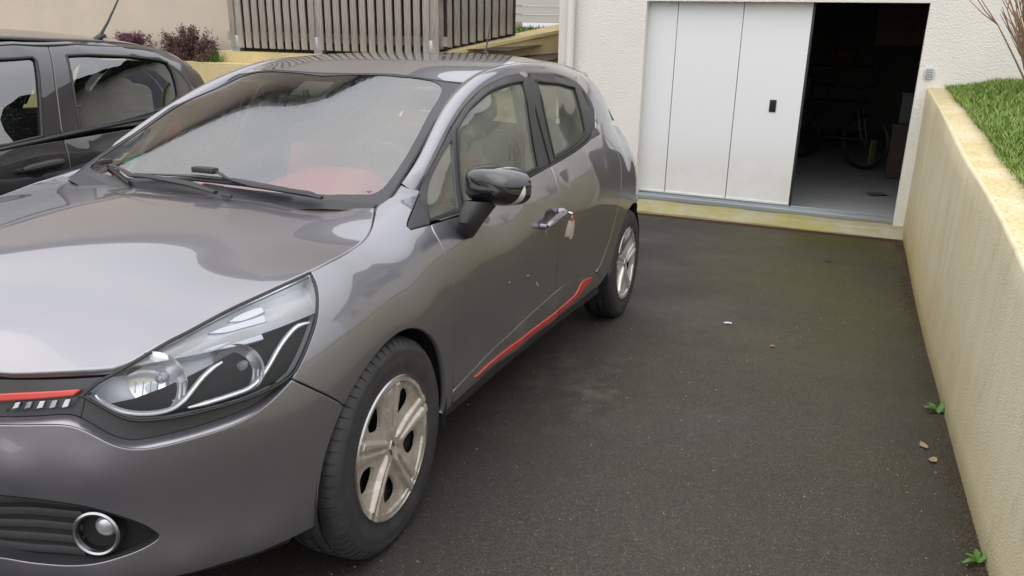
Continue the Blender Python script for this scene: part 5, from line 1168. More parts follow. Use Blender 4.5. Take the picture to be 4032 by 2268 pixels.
# ================================================================ GROUND
gz = lambda x, y: (.0708 * x + .0091 * y)
def slab(name, x0, x1, y0, y1, nx, ny, mat, zf, kind='structure'):
    xs = np.linspace(x0, x1, nx); ys = np.linspace(y0, y1, ny)
    o = MB().grid([[(x, y, zf(x, y)) for y in ys] for x in xs]).build(name, mat, fix=False, sharp=0)
    if o.data.polygons[0].normal.z < 0: o.data.flip_normals()
    return tag(o, kind=kind)
edge_x = lambda y: -6.004 + .047 * (y - 1.38)
m = MB(); m.grid([[(x if x > -5.4 else x + (edge_x(y) + 6.03) * min(1, (-5.4 - x) / .63), y, gz(x, y) + .004 * math.sin(x * 1.7 + y) * math.sin(y * 2.3) * (1 if -5 < x < -1 else .3)) for y in np.linspace(-9, 2.53, 50)] for x in np.linspace(-6.03, 16, 106)])
drv = m.build('driveway', 'asphalt', fix=False, sharp=0)
if drv.data.polygons[0].normal.z < 0: drv.data.flip_normals()
tag(drv, kind='structure')
drv['label'] = 'dark damp asphalt driveway sloping down to the garage'
slab('street', 16, 30, -60, 60, 4, 8, 'asphalt', lambda x, y: 1.13 + .0 * x)
slab('ground', -90, 120, -120, 120, 6, 6, 'soil', lambda x, y: -1.2)

# ================================================================ GARAGE HOUSE
GA = R_(-2.69734)
HOUSE = empty('garage_house', (-6.384, 1.4, 0), (0, 0, GA)); tag(HOUSE, 'white roughcast house with a sliding garage door at its foot', 'house')
T_ = .28; YL, YO, YP, YR, ZT, ZH = -2.345, -1.438, 1.027, 8.5, 1.598, 4.3
def wall(name, y0, y1, z0, z1, mat='render_white', x0=-T_, x1=0.0):
    return MB().box(((x0 + x1) / 2, (y0 + y1) / 2, (z0 + z1) / 2), (x1 - x0, y1 - y0, z1 - z0)).build(name, mat, HOUSE, smooth=False)
wall('wall', YL, YO, -.9, ZT); wall('wall', YP, YR, -.9, ZT); wall('lintel', YL, YR, ZT, ZH)
wall('side_wall', YL, YL + .28, -.9, ZH, x0=-9, x1=-T_); wall('side_wall', YR - .28, YR, -.9, ZH, x0=-9, x1=-T_)
for y in (-.6, 2.6, 5.8):
    wn = MB().box((.012, y, 3.3), (.02, 1.25, 1.15)).build('window', 'glass_car', HOUSE, smooth=False)
    MB().box((.02, y, 2.70), (.12, 1.4, .05)).build('window_sill', 'concrete', wn, smooth=False)
    MB().box((.03, y, 3.3), (.03, .06, 1.15)).box((.03, y - .62, 3.3), (.03, .05, 1.17)).box((.03, y + .62, 3.3), (.03, .05, 1.17)).build('window_frame', 'window_frame', wn, smooth=False)
m = MB(); m.add([(.5, YL - .4, ZH), (.5, YR + .4, ZH), (-4.6, YR + .4, ZH + 1.7), (-4.6, YL - .4, ZH + 1.7), (-9.6, YR + .4, ZH), (-9.6, YL - .4, ZH)], [(0, 1, 2, 3), (3, 2, 4, 5)]); m.add([(.5, YL - .4, ZH - .15), (.5, YR + .4, ZH - .15), (-9.6, YR + .4, ZH - .15), (-9.6, YL - .4, ZH - .15)], [(3, 2, 1, 0)]); m.build('roof', 'slate', HOUSE, smooth=False, fix=False)
# garage room
def room(name, c, d, mat): return MB().box(c, d).build(name, mat, HOUSE, smooth=False)
room('garage_floor', (-3.6, .3, -.40), (6.9, 5.2, .16), 'floor_slab'); room('garage_ceiling', (-3.6, .3, 1.98), (6.7, 5.2, .1), 'inner_wall')
room('garage_back_wall', (-6.9, .3, .8), (.1, 5.2, 2.5), 'inner_wall'); room('garage_side_wall', (-3.6, -2.2 + .25, .8), (6.6, .1, 2.5), 'inner_wall'); room('garage_side_wall', (-3.6, 2.75, .8), (6.6, .1, 2.5), 'inner_wall')
# sliding door: upright panels
DOOR = empty('garage_door', parent=HOUSE); DOOR['label'] = 'white sliding garage door of upright panels'
for y0, y1 in ((-1.75, -1.153), (-1.153, -.530), (-.530, .085)):
    MB().box((-.125, (y0 + y1) / 2, (1.72 - .272) / 2), (.045, y1 - y0 - .006, 1.72 + .272), None, .004).build('door_panel', 'door_white', DOOR, sharp=20)
    MB().box((-.100, (y0 + y1) / 2, -.262), (.02, y1 - y0 - .006, .022), None, .003).build('panel_foot', 'door_white', DOOR)
MB().box((-.125, .094, .72), (.05, .016, 2.0), None, .003).build('door_edge_seal', 'matte_black', DOOR)
MB().box((-.0985, -.172, .665), (.010, .062, .115), None, .004).build('door_pull', 'matte_black', DOOR); MB().box((-.093, -.172, .665), (.004, .045, .095), None, .001).build('pull_recess', 'deep_black', DOOR)
MB().box((-.16, -.2, 1.66), (.16, 2.6, .10)).build('top_rail', 'trim_black', DOOR, smooth=False)
o = MB().box((-.085, -.2, -.318), (.13, 2.47, .05), None, .004).box((-.115, -.2, -.287), (.012, 2.47, .025), None, .002).box((-.045, -.2, -.289), (.014, 2.47, .015), None, .002).build('floor_rail', 'galvanised', HOUSE)
# threshold of stained concrete in steps
sec = [(-.28, -.342), (-.01, -.343), (.12, -.352), (.135, -.366), (.25, -.386), (.268, -.40), (.268, -.52)]
rows = [[(x, y + .0 * x, z + .006 * (y) * .5 + .003 * math.sin(y * 9 + x * 30)) for x, z in sec] for y in np.linspace(YL, 1.33, 60)]
MB().grid(rows).build('threshold', 'concrete', HOUSE, sharp=30)
# rainwater pipe
MB().tube([(.065, -2.195, -.6), (.065, -2.195, 4.4)], .042, 14).build('rainwater_pipe', 'pvc_cream', HOUSE)
# keypad on the wall
KP = empty('keypad', tuple(HOUSE.matrix_basis @ Vector((0, 1.108, 1.026))), (0, 0, GA)); tag(KP, 'small grey oval keypad on the wall right of the garage opening', 'keypad')
m = MB(); rows = []
for d, sc_ in ((0, 1.0), (.012, 1.0), (.02, .93), (.024, .75)):
    rows.append([(d, .040 * sc_ * math.copysign(abs(math.cos(t)) ** .75, math.cos(t)), .055 * sc_ * math.copysign(abs(math.sin(t)) ** .8, math.sin(t))) for t in np.linspace(0, 2 * math.pi, 33)])
m.grid(rows); m.f.append(tuple(range(99, 131))); m.build('keypad_case', 'keypad_grey', KP)
kb = None
for i in range(3):
    for j in range(4):
        p = (.025, -.018 + .018 * i, .028 - .019 * j)
        if kb is None: kb = MB().box((0, 0, 0), (.006, .011, .010), None, .002).build('key_button', 'key_dark', KP); kb.location = p
        else: c = kb.copy(); COL.objects.link(c); c.parent = KP; c.location = p

# ================================================================ DRAIN
DR = empty('channel_drain', tuple(HOUSE.matrix_basis @ Vector((.325, 0, -.416))), (R_(.52), 0, GA)); tag(DR, 'rusty slotted drain grate across the foot of the driveway', 'drain')
MB().box((-.048, -.45, -.012), (.010, 3.5, .03)).build('drain_edge', 'rust', DR, smooth=False); MB().box((.048, -.45, -.012), (.010, 3.5, .03)).build('drain_edge', 'rust', DR, smooth=False)
MB().box((0, -.45, -.045), (.09, 3.5, .02)).build('drain_channel', 'deep_black', DR, smooth=False)
b0 = None
for i in range(118):
    y = -1.55 + i * .0237
    if y > 1.28: break
    if b0 is None: b0 = MB().box((0, 0, 0), (.088, .011, .012)).build('drain_bar', 'rust', DR, smooth=False); b0.location = (0, y, -.008)
    else: c = b0.copy(); COL.objects.link(c); c.parent = DR; c.location = (0, y, -.008)

# ================================================================ RIGHT RETAINING WALL, LAWN
topz = lambda x: float(np.interp(x, [-6.4, -6.152, -4.624, -3.182, -2.392, -1.9, -1.488, -.982, .5, 8], [.903, .900, .879, .852, .833, .820, .800, .765, .74, 1.1]))
wy = lambda x: float(np.interp(x, [-6.4, -2.66, 8], [2.515, 2.436, 2.42]))
xs = np.linspace(-6.37, 8, 120); rows = []
for f in np.linspace(0, 1, 12):
    rows.append([(x, wy(x) + .003 * math.sin(x * 2.1 + 5 * f), (gz(x, 2.43) - .08) * (1 - f) + (topz(x) - .012) * f) for x in xs])
rows.append([(x, wy(x) + .005, topz(x) - .002) for x in xs]); rows.append([(x, wy(x) + .015, topz(x)) for x in xs])
RW = empty('retaining_wall', (0, 2.45, 0)); tag(RW, 'yellow stained rendered retaining wall along the right of the driveway', 'wall')
m = MB().grid([[(p[0], p[1] - 2.45, p[2]) for p in r] for r in rows]); m.build('wall_face', 'render_wall', RW, sharp=0)
inner = lambda x: wy(x) + .172 + .008 * math.sin(x * 1.3) + .006 * math.sin(x * 5.1)
MB().grid([[(x, wy(x) + .015 - 2.45, topz(x)) for x in xs], [(x, wy(x) + .09 - 2.45, topz(x) + .004 + .003 * math.sin(x * 17)) for x in xs], [(x, inner(x) - 2.45, topz(x) + .002) for x in xs], [(x, inner(x) - 2.44, topz(x) - .3) for x in xs]]).build('wall_top', 'wall_cap', RW, sharp=0)
lz = lambda x, y: topz(x) - .015 + (.05 + .07 * min(1, max(0, (y - 2.65) / 1.5))) * min(1, max(0, (y - wy(x) - .17) / .35)) + .008 * math.sin(3 * x + 2 * y)
lawn = slab('lawn', -6.36, 9, 2.61, 12, 70, 40, 'soil', lz); lawn['label'] = 'grassy bank above the retaining wall'
def blades(name, mat, pts, hmin, hmax, wid, lean):
    V, Fc = [], []
    for p in pts:
        a = random.uniform(0, 6.283); h = random.uniform(hmin, hmax); w = wid * random.uniform(.6, 1.3); d = Vector((math.cos(a), math.sin(a), 0)); s_ = Vector((-d.y, d.x, 0)) * w; l = lean * random.uniform(.3, 1.2) * h
        b = len(V); p = Vector(p)
        V += [p - s_, p + s_, p + d * l * .4 + Vector((0, 0, h * .6)) + s_ * .7, p + d * l * .4 + Vector((0, 0, h * .6)) - s_ * .7, p + d * l + Vector((0, 0, h))]
        Fc += [(b, b + 1, b + 2, b + 3), (b + 3, b + 2, b + 4)]
    return mesh_obj(name, V, Fc, mat, None, False)
pts = []
for _ in range(60000):
    x = random.uniform(-6.33, -1.0) if random.random() < .76 else random.uniform(-1, 3); y = inner(x) - .015 + abs(random.gauss(0, 1)) ** 1.1 * .62
    if y > 6: continue
    pts.append((x, y, lz(x, y)))
g = blades('grass', 'grass', pts, .03, .075, .0032, 1.0); tag(g, 'green grass growing over the bank behind the retaining wall', 'grass', kind='stuff')
pts = [(random.uniform(-6.2, -1.5), random.uniform(2.66, 4.5), 0) for _ in range(500)]; pts = [(x, y, lz(x, y)) for x, y, _ in pts]
g = blades('dry_grass', 'grass_dry', pts, .05, .12, .004, 1.6); tag(g, 'dry straw blades lying in the grass bank', 'grass', kind='stuff')
# bare shrub on the bank
def twigs(name, base, n, h, spread, seed, label, dirv=(0, 0, 1)):
    rs = random.Random(seed); SH = empty(name, base); tag(SH, label, 'shrub')
    for i in range(n):
        a = rs.uniform(0, 6.283); sp_ = rs.uniform(.2, 1) * spread; L_ = h * rs.uniform(.6, 1.05)
        pts = []; d = Vector((math.cos(a) * sp_, math.sin(a) * sp_, 1)) + Vector(dirv) * .4
        for k in range(7):
            f = k / 6; pts.append(d * (L_ * f / d.length) + Vector((math.cos(a), math.sin(a), 0)) * (.12 * f * f * L_) + Vector((rs.uniform(-1, 1), rs.uniform(-1, 1), 0)) * .012 * f)
        st = MB().tube(pts, [.009 * (1 - .75 * k / 6) for k in range(7)], 6).build('stem', 'twig', SH)
        for j in range(rs.randint(2, 4)):
            k = rs.randint(2, 5); p = pts[k]; e = (pts[k + 1] - p).normalized() + Vector((rs.uniform(-.7, .7), rs.uniform(-.7, .7), rs.uniform(0, .4)))
            MB().tube([p, p + e * .08, p + e * .17 + Vector((0, 0, .03))], [.005, .004, .002], 5).build('side_twig', 'twig', st)
    return SH
twigs('bare_shrub', (-5.2, 3.12, lz(-5.2, 3.12) - .02), 34, .85, .8, 5, 'leafless brown shrub on the grass bank at the right edge')

# ================================================================ LEFT SIDE: LOW WALLS, FENCE, NEIGHBOUR
LW = empty('garden_wall', (-5.72, -3.2, 0)); tag(LW, 'ochre rendered garden wall carrying the picket fence', 'wall')
cr = (-5.72, -1.93)
def prism(m, plan, z0, ztop):
    n = len(plan); m.add([(x, y, z0) for x, y in plan] + [(x, y, ztop(x, y)) for x, y in plan], [tuple(range(n))[::-1], tuple(range(n, 2 * n))] + [(i, (i + 1) % n, n + (i + 1) % n, n + i) for i in range(n)])
zt2 = lambda x, y: 1.03 + max(0.0, (-5.72 - x)) * .155
m = MB(); prism(m, [(-5.66, -4.62), (-5.66, -1.93), (-5.92, -1.93), (-5.92, -4.62)], -1.1, lambda x, y: 1.03)
m.v = [(x + 5.72, y + 3.2, z) for x, y, z in m.v]; m.build('wall_front', 'render_ochre', LW, smooth=False)
m = MB(); prism(m, [(-5.66, -1.93), (-7.70, -.98), (-7.80, -1.20), (-5.92, -2.05)], -1.1, zt2); m.v = [(x + 5.72, y + 3.2, z) for x, y, z in m.v]; m.build('wall_return', 'render_ochre', LW, smooth=False)
m = MB(); prism(m, [(-5.63, -1.93), (-7.69, -.95), (-7.81, -1.22), (-5.95, -2.07)], 1.02, lambda x, y: zt2(x, y) + .035); mz = [(x, y, (zt2(x, y) + .001 if i < 4 else z)) for i, (x, y, z) in enumerate(m.v)]; m.v = [(x + 5.72, y + 3.2, z) for x, y, z in mz]; m.build('wall_coping', 'render_ochre', LW, smooth=False)
PW = MB(); prism(PW, [(-5.40, -9.5), (-5.40, -3.98), (-5.655, -3.98), (-5.655, -9.5)], -1.1, lambda x, y: .915)
o = PW.build('planter_wall', 'render_ochre', smooth=False); tag(o, 'lower ochre planter wall in front of the purple shrubs', 'wall')
slab('terrace', -12, -5.90, -9.6, -1.0, 10, 10, 'soil', lambda x, y: 1.0 + .04 * (-5.9 - x)); slab('planting_bed', -5.96, -5.62, -9.5, -4.62, 4, 20, 'soil', lambda x, y: .90 + .01 * math.sin(9 * y))
# picket fence
FE = empty('picket_fence', (-5.74, -3.2, 1.03)); tag(FE, 'weathered grey wooden picket fence on top of the garden wall', 'fence')
pk = MB().box((0, 0, .66), (.020, .071, 1.24), None, .003).build('picket', 'wood', FE, sharp=30)
first = True
def put_picket(x, y, z, rz):
    global first
    if first: c = pk; first = False
    else: c = pk.copy(); COL.objects.link(c); c.parent = FE
    c.location = (x + 5.74, y + 3.2, z - 1.03); c.rotation_euler = (R_(random.uniform(-.5, .5)), 0, rz + R_(random.uniform(-.8, .8)))
for i in range(25): put_picket(-5.70, -4.43 + .1035 * i, 1.03, 0)
d = Vector((-7.70 + 5.66, -.98 + 1.93)); L_ = d.length; d.normalize(); rz = math.atan2(d.y, d.x) - math.pi / 2
for i in range(10):
    p = Vector((-5.74, -1.99)) + d * (.09 + .1035 * i); put_picket(p.x, p.y, 1.075 + .0155 * i, rz)
for z in (1.19, 1.66): MB().box((-.03, 0, z - 1.03), (.04, 2.7, .09)).build('fence_rail', 'wood', FE, smooth=False)
for y in (-4.40, -3.33, -1.99):
    MB().box((.0, y + 3.2, .62), (.07, .07, 1.2), None, .004).build('fence_post', 'wood', FE)
    MB().box((.045, y + 3.2, .075), (.006, .098, .19), None, .001).box((.01, y + 3.2 - .048, .075), (.07, .005, .19)).box((.01, y + 3.2 + .048, .075), (.07, .005, .19)).build('post_foot', 'galvanised', FE)
for j, z in enumerate((1.25, 1.72)):
    a = Vector((-5.80, -2.06, z)); b = Vector((-6.72, -1.64, z + .15)); MB().tube([a - Vector((-5.74, -3.2, 1.03)), b - Vector((-5.74, -3.2, 1.03))], .04, 4).build('fence_rail', 'wood', FE, smooth=False)
BS = empty('brushwood_screen', (-5.86, -3.2, 1.0)); tag(BS, 'dark brown brushwood screen behind the picket fence', 'screen')
k = N('brushwood'); g_ = k.noise(30, 5, .6, k.map((22, 22, .8)), .5); k.bsdf(k.ramp(g_, [(.3, (.012, .009, .007)), (.6, (.06, .042, .03)), (.8, (.12, .09, .065))]), .9, normal=k.bump(g_, .8, .01))
MB().box((0, .02, .7), (.03, 2.55, 1.4)).build('screen_mat', 'brushwood', BS, smooth=False)
q = MB(); q.add([(-.02, 1.22, 0), (-.95, 1.65, .15), (-.95, 1.65, 1.6), (-.02, 1.22, 1.4)], [(0, 1, 2, 3)]); q.build('screen_mat', 'brushwood', BS, smooth=False)
# neighbour's house
NH = empty('neighbour_house', (-6.0, -9, 0)); tag(NH, 'beige roughcast house wall behind the black car at the upper left', 'house')
MB().box((-4.5, -.85, 2.6), (9.0, 10.3, 6.8)).build('wall', 'render_beige', NH, smooth=False)
m = MB(); m.add([(.4, 4.6, 6.0), (.4, -6.4, 6.0), (-4.5, -6.4, 8.0), (-4.5, 4.6, 8.0), (-9.4, -6.4, 6.0), (-9.4, 4.6, 6.0), (.4, 4.6, 5.85), (.4, -6.4, 5.85)], [(0, 1, 2, 3), (3, 2, 4, 5), (0, 6, 7, 1)]); m.build('roof', 'slate', NH, smooth=False, fix=False)
# pale slatted screen far behind, between fence and house
SS = empty('slatted_screen', (-9.6, -2.0, 1.12)); tag(SS, 'cream horizontal slatted screen seen between the fence and the white house', 'screen')
sl0 = None
for i in range(10):
    z = .28 + i * .115
    if sl0 is None: sl0 = MB().box((0, 0, 0), (.02, 1.7, .105), Matrix.Rotation(R_(-9), 3, 'Y')).build('slat', 'pvc_cream', SS, smooth=False); sl0.location = (0, 0, z)
    else: c = sl0.copy(); COL.objects.link(c); c.parent = SS; c.location = (0, 0, z)
pts = [(x, y, 0) for x, y in ((random.uniform(-9.4, -6.2), random.uniform(-3.2, -1.0)) for _ in range(9000)) if y < -1.93 + (-5.9 - x) * .47 - .1 and y > -1.9 - (-6.3 - x) * .6][:3600]
tz = lambda x, y: 1.13 + .03 * (-6.2 - x)
slab('grass_bank', -9.5, -6.0, -3.4, -1.3, 4, 4, 'soil', lambda x, y: tz(x, y) - .01)
g = blades('bank_grass', 'grass', [(x, y, tz(x, y)) for x, y, _ in pts], .05, .12, .006, .9); tag(g, 'small patch of grass behind the ochre garden wall', 'grass', kind='stuff')
# heathers
def bush(name, c, r, n, mat, seed, label, leafs=.016):
    rs = np.random.default_rng(seed); V, Fc = [], []; SB = empty(name, (c[0], c[1], c[2])); tag(SB, label, 'shrub', 'heather shrubs on the planter wall')
    ns = 46; m = MB()
    for i in range(ns):
        a = rs.uniform(0, 6.283); e = rs.uniform(.1, 1.45); d = Vector((math.cos(a) * math.cos(e) * r[0], math.sin(a) * math.cos(e) * r[1], math.sin(e) * r[2])) * rs.uniform(.75, 1.12)
        m.tube([(0, 0, -.03), tuple(d * .5), tuple(d)], [.006, .004, .002], 4)
        for k in range(n // ns):
            f = rs.uniform(.30, 1.04); p = d * f + Vector(rs.normal(0, .022, 3)); q = Vector(rs.normal(0, 1, 3)).normalized(); w = q.cross(Vector(rs.normal(0, 1, 3))).normalized(); s_ = leafs * rs.uniform(.6, 1.3)
            b = len(V); V += [p - w * s_ * .4, p + q * s_ * .6 , p + w * s_ * .4, p + q * s_ * 1.6 + Vector((0, 0, s_ * .5))]; Fc.append((b, b + 2, b + 3, b + 1)); Fc.append((b, b + 1, b + 3))
    m.build('stem', 'twig', SB); mesh_obj('crown', V, Fc, mat, SB, False)
    return SB
bush('heather_shrub', (-5.66, -5.95, .93), (.30, .42, .26), 9000, 'heather', 1, 'low purple heather shrub behind the black car roof aerial')
bush('heather_shrub', (-5.64, -5.02, .90), (.30, .40, .34), 11000, 'heather_brown', 2, 'taller brownish purple heather shrub nearer the fence')
pts = [(-5.58 + random.gauss(0, .05), -4.62 + random.gauss(0, .06), .9) for _ in range(60)]
g = blades('green_tuft', 'weed', pts, .06, .16, .008, .9); tag(g, 'green leafy tuft at the foot of the beige wall by the fence', 'plant')

# ================================================================ THINGS IN THE GARAGE
hm = HOUSE.matrix_basis
def gobj(name, loc, rz, label, cat): return tag(empty(name, tuple(hm @ Vector(loc)), (0, 0, GA + rz)), label, cat)
BK = gobj('bicycle', (-2.9, .62, -.32), R_(55), 'dark bicycle standing in the unlit garage', 'bicycle')
def bwheel(x):
    w = empty('bicycle_wheel', (x, 0, .34), parent=BK)
    MB().tube([(.33 * math.cos(t), 0, .33 * math.sin(t)) for t in np.linspace(0, 2 * math.pi, 49)], .018, 8, False).build('tyre', 'bike_black', w)
    MB().tube([(.305 * math.cos(t), 0, .305 * math.sin(t)) for t in np.linspace(0, 2 * math.pi, 41)], .008, 6, False).build('rim', 'bike_black', w)
    for i in range(14):
        t = 2 * math.pi * i / 14; MB().tube([(0, .015 * (-1) ** i, 0), (.30 * math.cos(t), 0, .30 * math.sin(t))], .0015, 4).build('spoke', 'satin_metal', w)
bwheel(.0); bwheel(-1.02)
m = MB()
for a, b in (((-.18, 0, .92), (-.12, 0, .78)), ((-.12, 0, .80), (-.62, 0, .78)), ((-.13, 0, .72), (-.60, 0, .30)), ((-.66, 0, .90), (-.58, 0, .28)), ((-.58, .03, .28), (-1.02, .04, .34)), ((-.64, .02, .76), (-1.02, .04, .34))): m.tube([a, b], .016, 8)
m.build('frame', 'bike_black', BK)
MB().tube([(-.13, .05, .72), (-.02, .05, .36)], .012, 6).tube([(-.13, -.05, .72), (-.02, -.05, .36)], .012, 6).build('fork', 'bike_black', BK)
MB().tube([(-.19, -.31, 1.0), (-.18, -.1, .98), (-.18, 0, .96), (-.18, .1, .98), (-.19, .31, 1.0)], .014, 8).build('handlebar', 'bike_black', BK)
MB().tube([(-.68, 0, .90), (-.69, 0, .95)], .014, 8).box((-.70, 0, .97), (.26, .14, .05), None, .02).build('saddle', 'bike_black', BK)
MB().box((.08, .06, .22), (.02, .10, .30), None, .004).build('mudguard_flap', 'bike_yellow', BK)
o = gobj('storage_box', (-2.6, 1.15, .32), 0, 'pale box stacked at the right inside the garage', 'box'); MB().box((0, 0, .16), (.35, .40, .32), None, .01).build('box_body', 'pale_box', o); MB().box((0, 0, .335), (.37, .42, .03), None, .008).build('box_lid', 'pale_box', o)
o = gobj('cardboard_box', (-2.6, 1.15, -.32), 0, 'brown cardboard box under the pale one in the garage', 'box'); MB().box((0, 0, .32), (.45, .5, .63), None, .004).build('box_body', 'cardboard', o)
o = gobj('wall_cupboard', (-3.4, .95, 1.15), 0, 'brown cupboard high on the garage wall', 'cupboard'); MB().box((0, 0, .4), (.5, .8, .78), None, .004).build('cupboard_body', 'cupboard_brown', o); MB().box((.255, -.2, .4), (.02, .38, .74), None, .003).build('cupboard_door', 'cupboard_brown', o); MB().box((.255, .2, .4), (.02, .38, .74), None, .003).build('cupboard_door', 'cupboard_brown', o)
o = gobj('shelf_unit', (-5.2, -.3, -.32), 0, 'dark shelf unit at the back of the garage', 'shelf')
for z in (.1, .6, 1.1, 1.6): MB().box((0, 0, z), (.45, 1.8, .03)).build('shelf_board', 'cupboard_brown', o, smooth=False)
for y in (-.88, .88): MB().box((0, y, .9), (.45, .04, 1.8)).build('shelf_side', 'cupboard_brown', o, smooth=False)
for i, (y, z, a, b, mt) in enumerate(((-.5, .62, .3, .28, 'cardboard'), (-.1, .62, .25, .35, 'pale_box'), (.4, 1.12, .35, .25, 'cardboard'), (-.4, 1.12, .28, .3, 'pale_box'))):
    q = gobj('storage_box', (-5.15, -.3 + y, -.32 + z), 0, ['brown carton on the middle shelf', 'pale carton on the middle shelf', 'brown carton on the upper shelf', 'pale carton on the upper shelf'][i] + ' of the dark garage', 'box'); MB().box((0, 0, b / 2), (.3, a, b), None, .005).build('box_body', mt, q); MB().box((.151, 0, b * .7), (.002, a * .4, .04)).build('box_tape', 'pale_box', q, smooth=False)
o = gobj('paper_sheet', (-1.3, .85, -.317), .4, 'crumpled sheet of paper on the garage floor', 'paper')
MB().grid([[(x, y, .004 + .012 * math.sin(14 * x + 5 * y) ** 2) for y in np.linspace(-.1, .1, 6)] for x in np.linspace(-.07, .07, 6)]).build('sheet', 'pale_box', o)

# ================================================================ KEYS IN THE DOOR
kp = on(M1, [(-1.352, .789)], .012)[0]
KEY = empty('key_bunch', cw(kp), (R_(0.52151), R_(-4.04942), 0)); tag(KEY, 'key bunch with pale fabric tags hanging from the front door lock', 'keys')
MB().box((0, .016, -.004), (.004, .034, .010), None, .001).tube([(0, .030, 0), (0, .048, -.004)], [.012, .013], 12, flat=.4).build('key', 'satin_metal', KEY)
MB().tube([(.012 * math.sin(t), .046, -.022 + .014 * math.cos(t)) for t in np.linspace(0, 2 * math.pi, 21)], .0013, 5, False).build('key_ring', 'satin_metal', KEY)
def strap(nm, pts, w, mat):
    rows = [[(p[0] - w * .5 * (.75 * c) + .002 * s_, p[1] + w * .5 * (.66 * c) + .002 * s_, p[2]) for c, s_ in ((-1, 0), (-.5, 1), (0, .6), (.5, 1), (1, 0), (.5, -1), (-.5, -1), (-1, 0))] for p in pts]
    m = MB().grid(rows); m.f += [tuple(range(7)), tuple(range(len(m.v) - 8, len(m.v) - 1))]; m.build(nm, mat, KEY)
plain('tag_fabric', (.38, .33, .28), .9); plain('tag_red', (.50, .05, .03), .6)
strap('fabric_tag', [(.010, .044, -.032), (.016, .040, -.055), (.020, .036, -.085), (.018, .032, -.100)], .026, 'tag_fabric')
strap('fabric_tag', [(-.006, .044, -.032), (-.014, .042, -.06), (-.022, .037, -.09), (-.030, .034, -.106)], .022, 'tag_fabric')
strap('fabric_tag', [(.002, .046, -.032), (.0, .046, -.06), (-.002, .043, -.095), (-.004, .040, -.112)], .016, 'tag_fabric')
strap('red_tag', [(.006, .048, -.016), (.008, .048, -.030), (.006, .046, -.046)], .012, 'tag_red')

# ================================================================ LITTER, LEAVES, WEEDS
def flat_leaf(name, x, y, l, w, rz, mat, label, cat):
    o = empty(name, (x, y, gz(x, y) + .004), (R_(.5), R_(-4), rz)); tag(o, label, cat)
    rows = []
    for i in range(7):
        f = i / 6; ww = w * math.sin(math.pi * min(.97, .06 + f * .93)) ** .8; rows.append([((f - .5) * l, ww * t, .004 * (f - .5) ** 2 * 4 + .002 * abs(t)) for t in (-1, -.4, 0, .4, 1)])
    MB().grid(rows).build('leaf_blade', mat, o); MB().tube([(-l * .5, 0, .002), (-l * .75, .003, .004)], .0012, 4).build('leaf_stalk', mat, o); return o
flat_leaf('fallen_leaf', -2.391, 1.696, .03, .012, .4, 'dead_leaf', 'small orange fallen leaf in the middle of the driveway', 'leaf')
flat_leaf('fallen_leaf', -4.747, 1.912, .05, .016, 1.2, 'ink', 'blackish fallen leaf near the drain', 'leaf')
flat_leaf('fallen_leaf', -1.42, 2.33, .055, .014, .3, 'tan_leaf', 'pale dry leaf at the wall foot just below the weed', 'leaf')
flat_leaf('fallen_leaf', -1.30, 2.35, .05, .014, -.4, 'tan_leaf', 'pale dry leaf at the wall foot, farther below the weed', 'leaf')
o = empty('paper_scrap', (-2.698, 1.429, gz(-2.698, 1.429) + .004), (0, R_(-4), .3)); tag(o, 'small white crumpled paper scrap on the driveway behind the car', 'litter')
MB().grid([[(x, y, .002 + .008 * abs(math.sin(40 * x + 3)) * abs(math.cos(50 * y))) for y in np.linspace(-.022, .022, 8)] for x in np.linspace(-.010, .010, 7)]).build('scrap_sheet', 'litter', o)
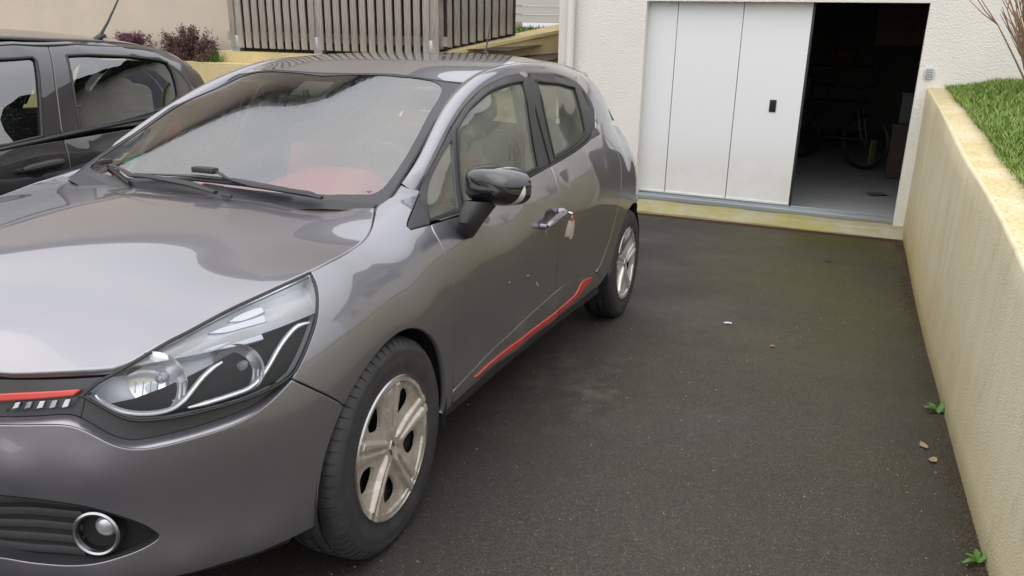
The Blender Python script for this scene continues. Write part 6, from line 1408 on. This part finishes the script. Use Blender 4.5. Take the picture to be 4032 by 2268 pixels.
def weed(x, y, n, l, seed, label):
    rs = random.Random(seed); o = empty('weed', (x, y, gz(x, y)), (0, 0, 0)); tag(o, label, 'weed')
    for i in range(n):
        a = rs.uniform(1.9, 5.4) ; L_ = l * rs.uniform(.6, 1.2); e = rs.uniform(.2, .7); rows = []
        for k in range(7):
            f = k / 6; w = L_ * .16 * math.sin(math.pi * min(.97, .08 + .9 * f)) * (1 + .35 * math.sin(f * 18)); c = Vector((math.cos(a) * f * L_, math.sin(a) * f * L_, math.sin(f * 2.4) * e * L_ * .8 + .006)); s_ = Vector((-math.sin(a), math.cos(a), 0))
            rows.append([tuple(c - s_ * w), tuple(c + Vector((0, 0, -.12 * w))), tuple(c + s_ * w)])
        MB().grid(rows).build('leaf', 'weed', o)
weed(-1.80, 2.41, 14, .06, 1, 'green leafy weed at the foot of the right wall'); weed(-.62, 2.41, 10, .045, 2, 'green weed at the wall foot in the bottom right corner')
# loose grit on the asphalt
V, Fc = [], []
for _ in range(900):
    x = random.uniform(-5.9, 1.2); y = random.uniform(.2, 2.40); s_ = random.choice((.0016, .002, .0026, .0035)) * random.uniform(.7, 1.3); z = gz(x, y) + s_ * .3; b = len(V)
    V += [(x - s_, y, z), (x + s_, y + .3 * s_, z), (x, y - s_, z), (x, y + s_, z), (x, y, z + s_), (x, y, z - s_)]
    Fc += [tuple(b + i for i in t) for t in ((0, 2, 4), (2, 1, 4), (1, 3, 4), (3, 0, 4), (2, 0, 5), (1, 2, 5), (3, 1, 5), (0, 3, 5))]
plain('grit', (.24, .22, .19), .8)
g = mesh_obj('grit', V, Fc, 'grit', None, False); tag(g, 'loose pale grit scattered over the asphalt', 'gravel', kind='stuff')
# moss and crumbs along the wall foot
V, Fc = [], []
for _ in range(2600):
    x = random.uniform(-6.0, .6); y = wy(x) - abs(random.gauss(0, .035)); s_ = random.uniform(.003, .009); z = gz(x, y); b = len(V)
    V += [(x - s_, y, z), (x + s_, y + .3 * s_, z), (x, y - s_, z), (x, y + s_, z), (x, y, z + s_ * .8)]
    Fc += [tuple(b + i for i in t) for t in ((0, 2, 4), (2, 1, 4), (1, 3, 4), (3, 0, 4))]
g = mesh_obj('moss_crumbs', V, Fc, 'soil', None, False); tag(g, 'dark moss and crumbs along the foot of the right wall', 'moss', kind='stuff')
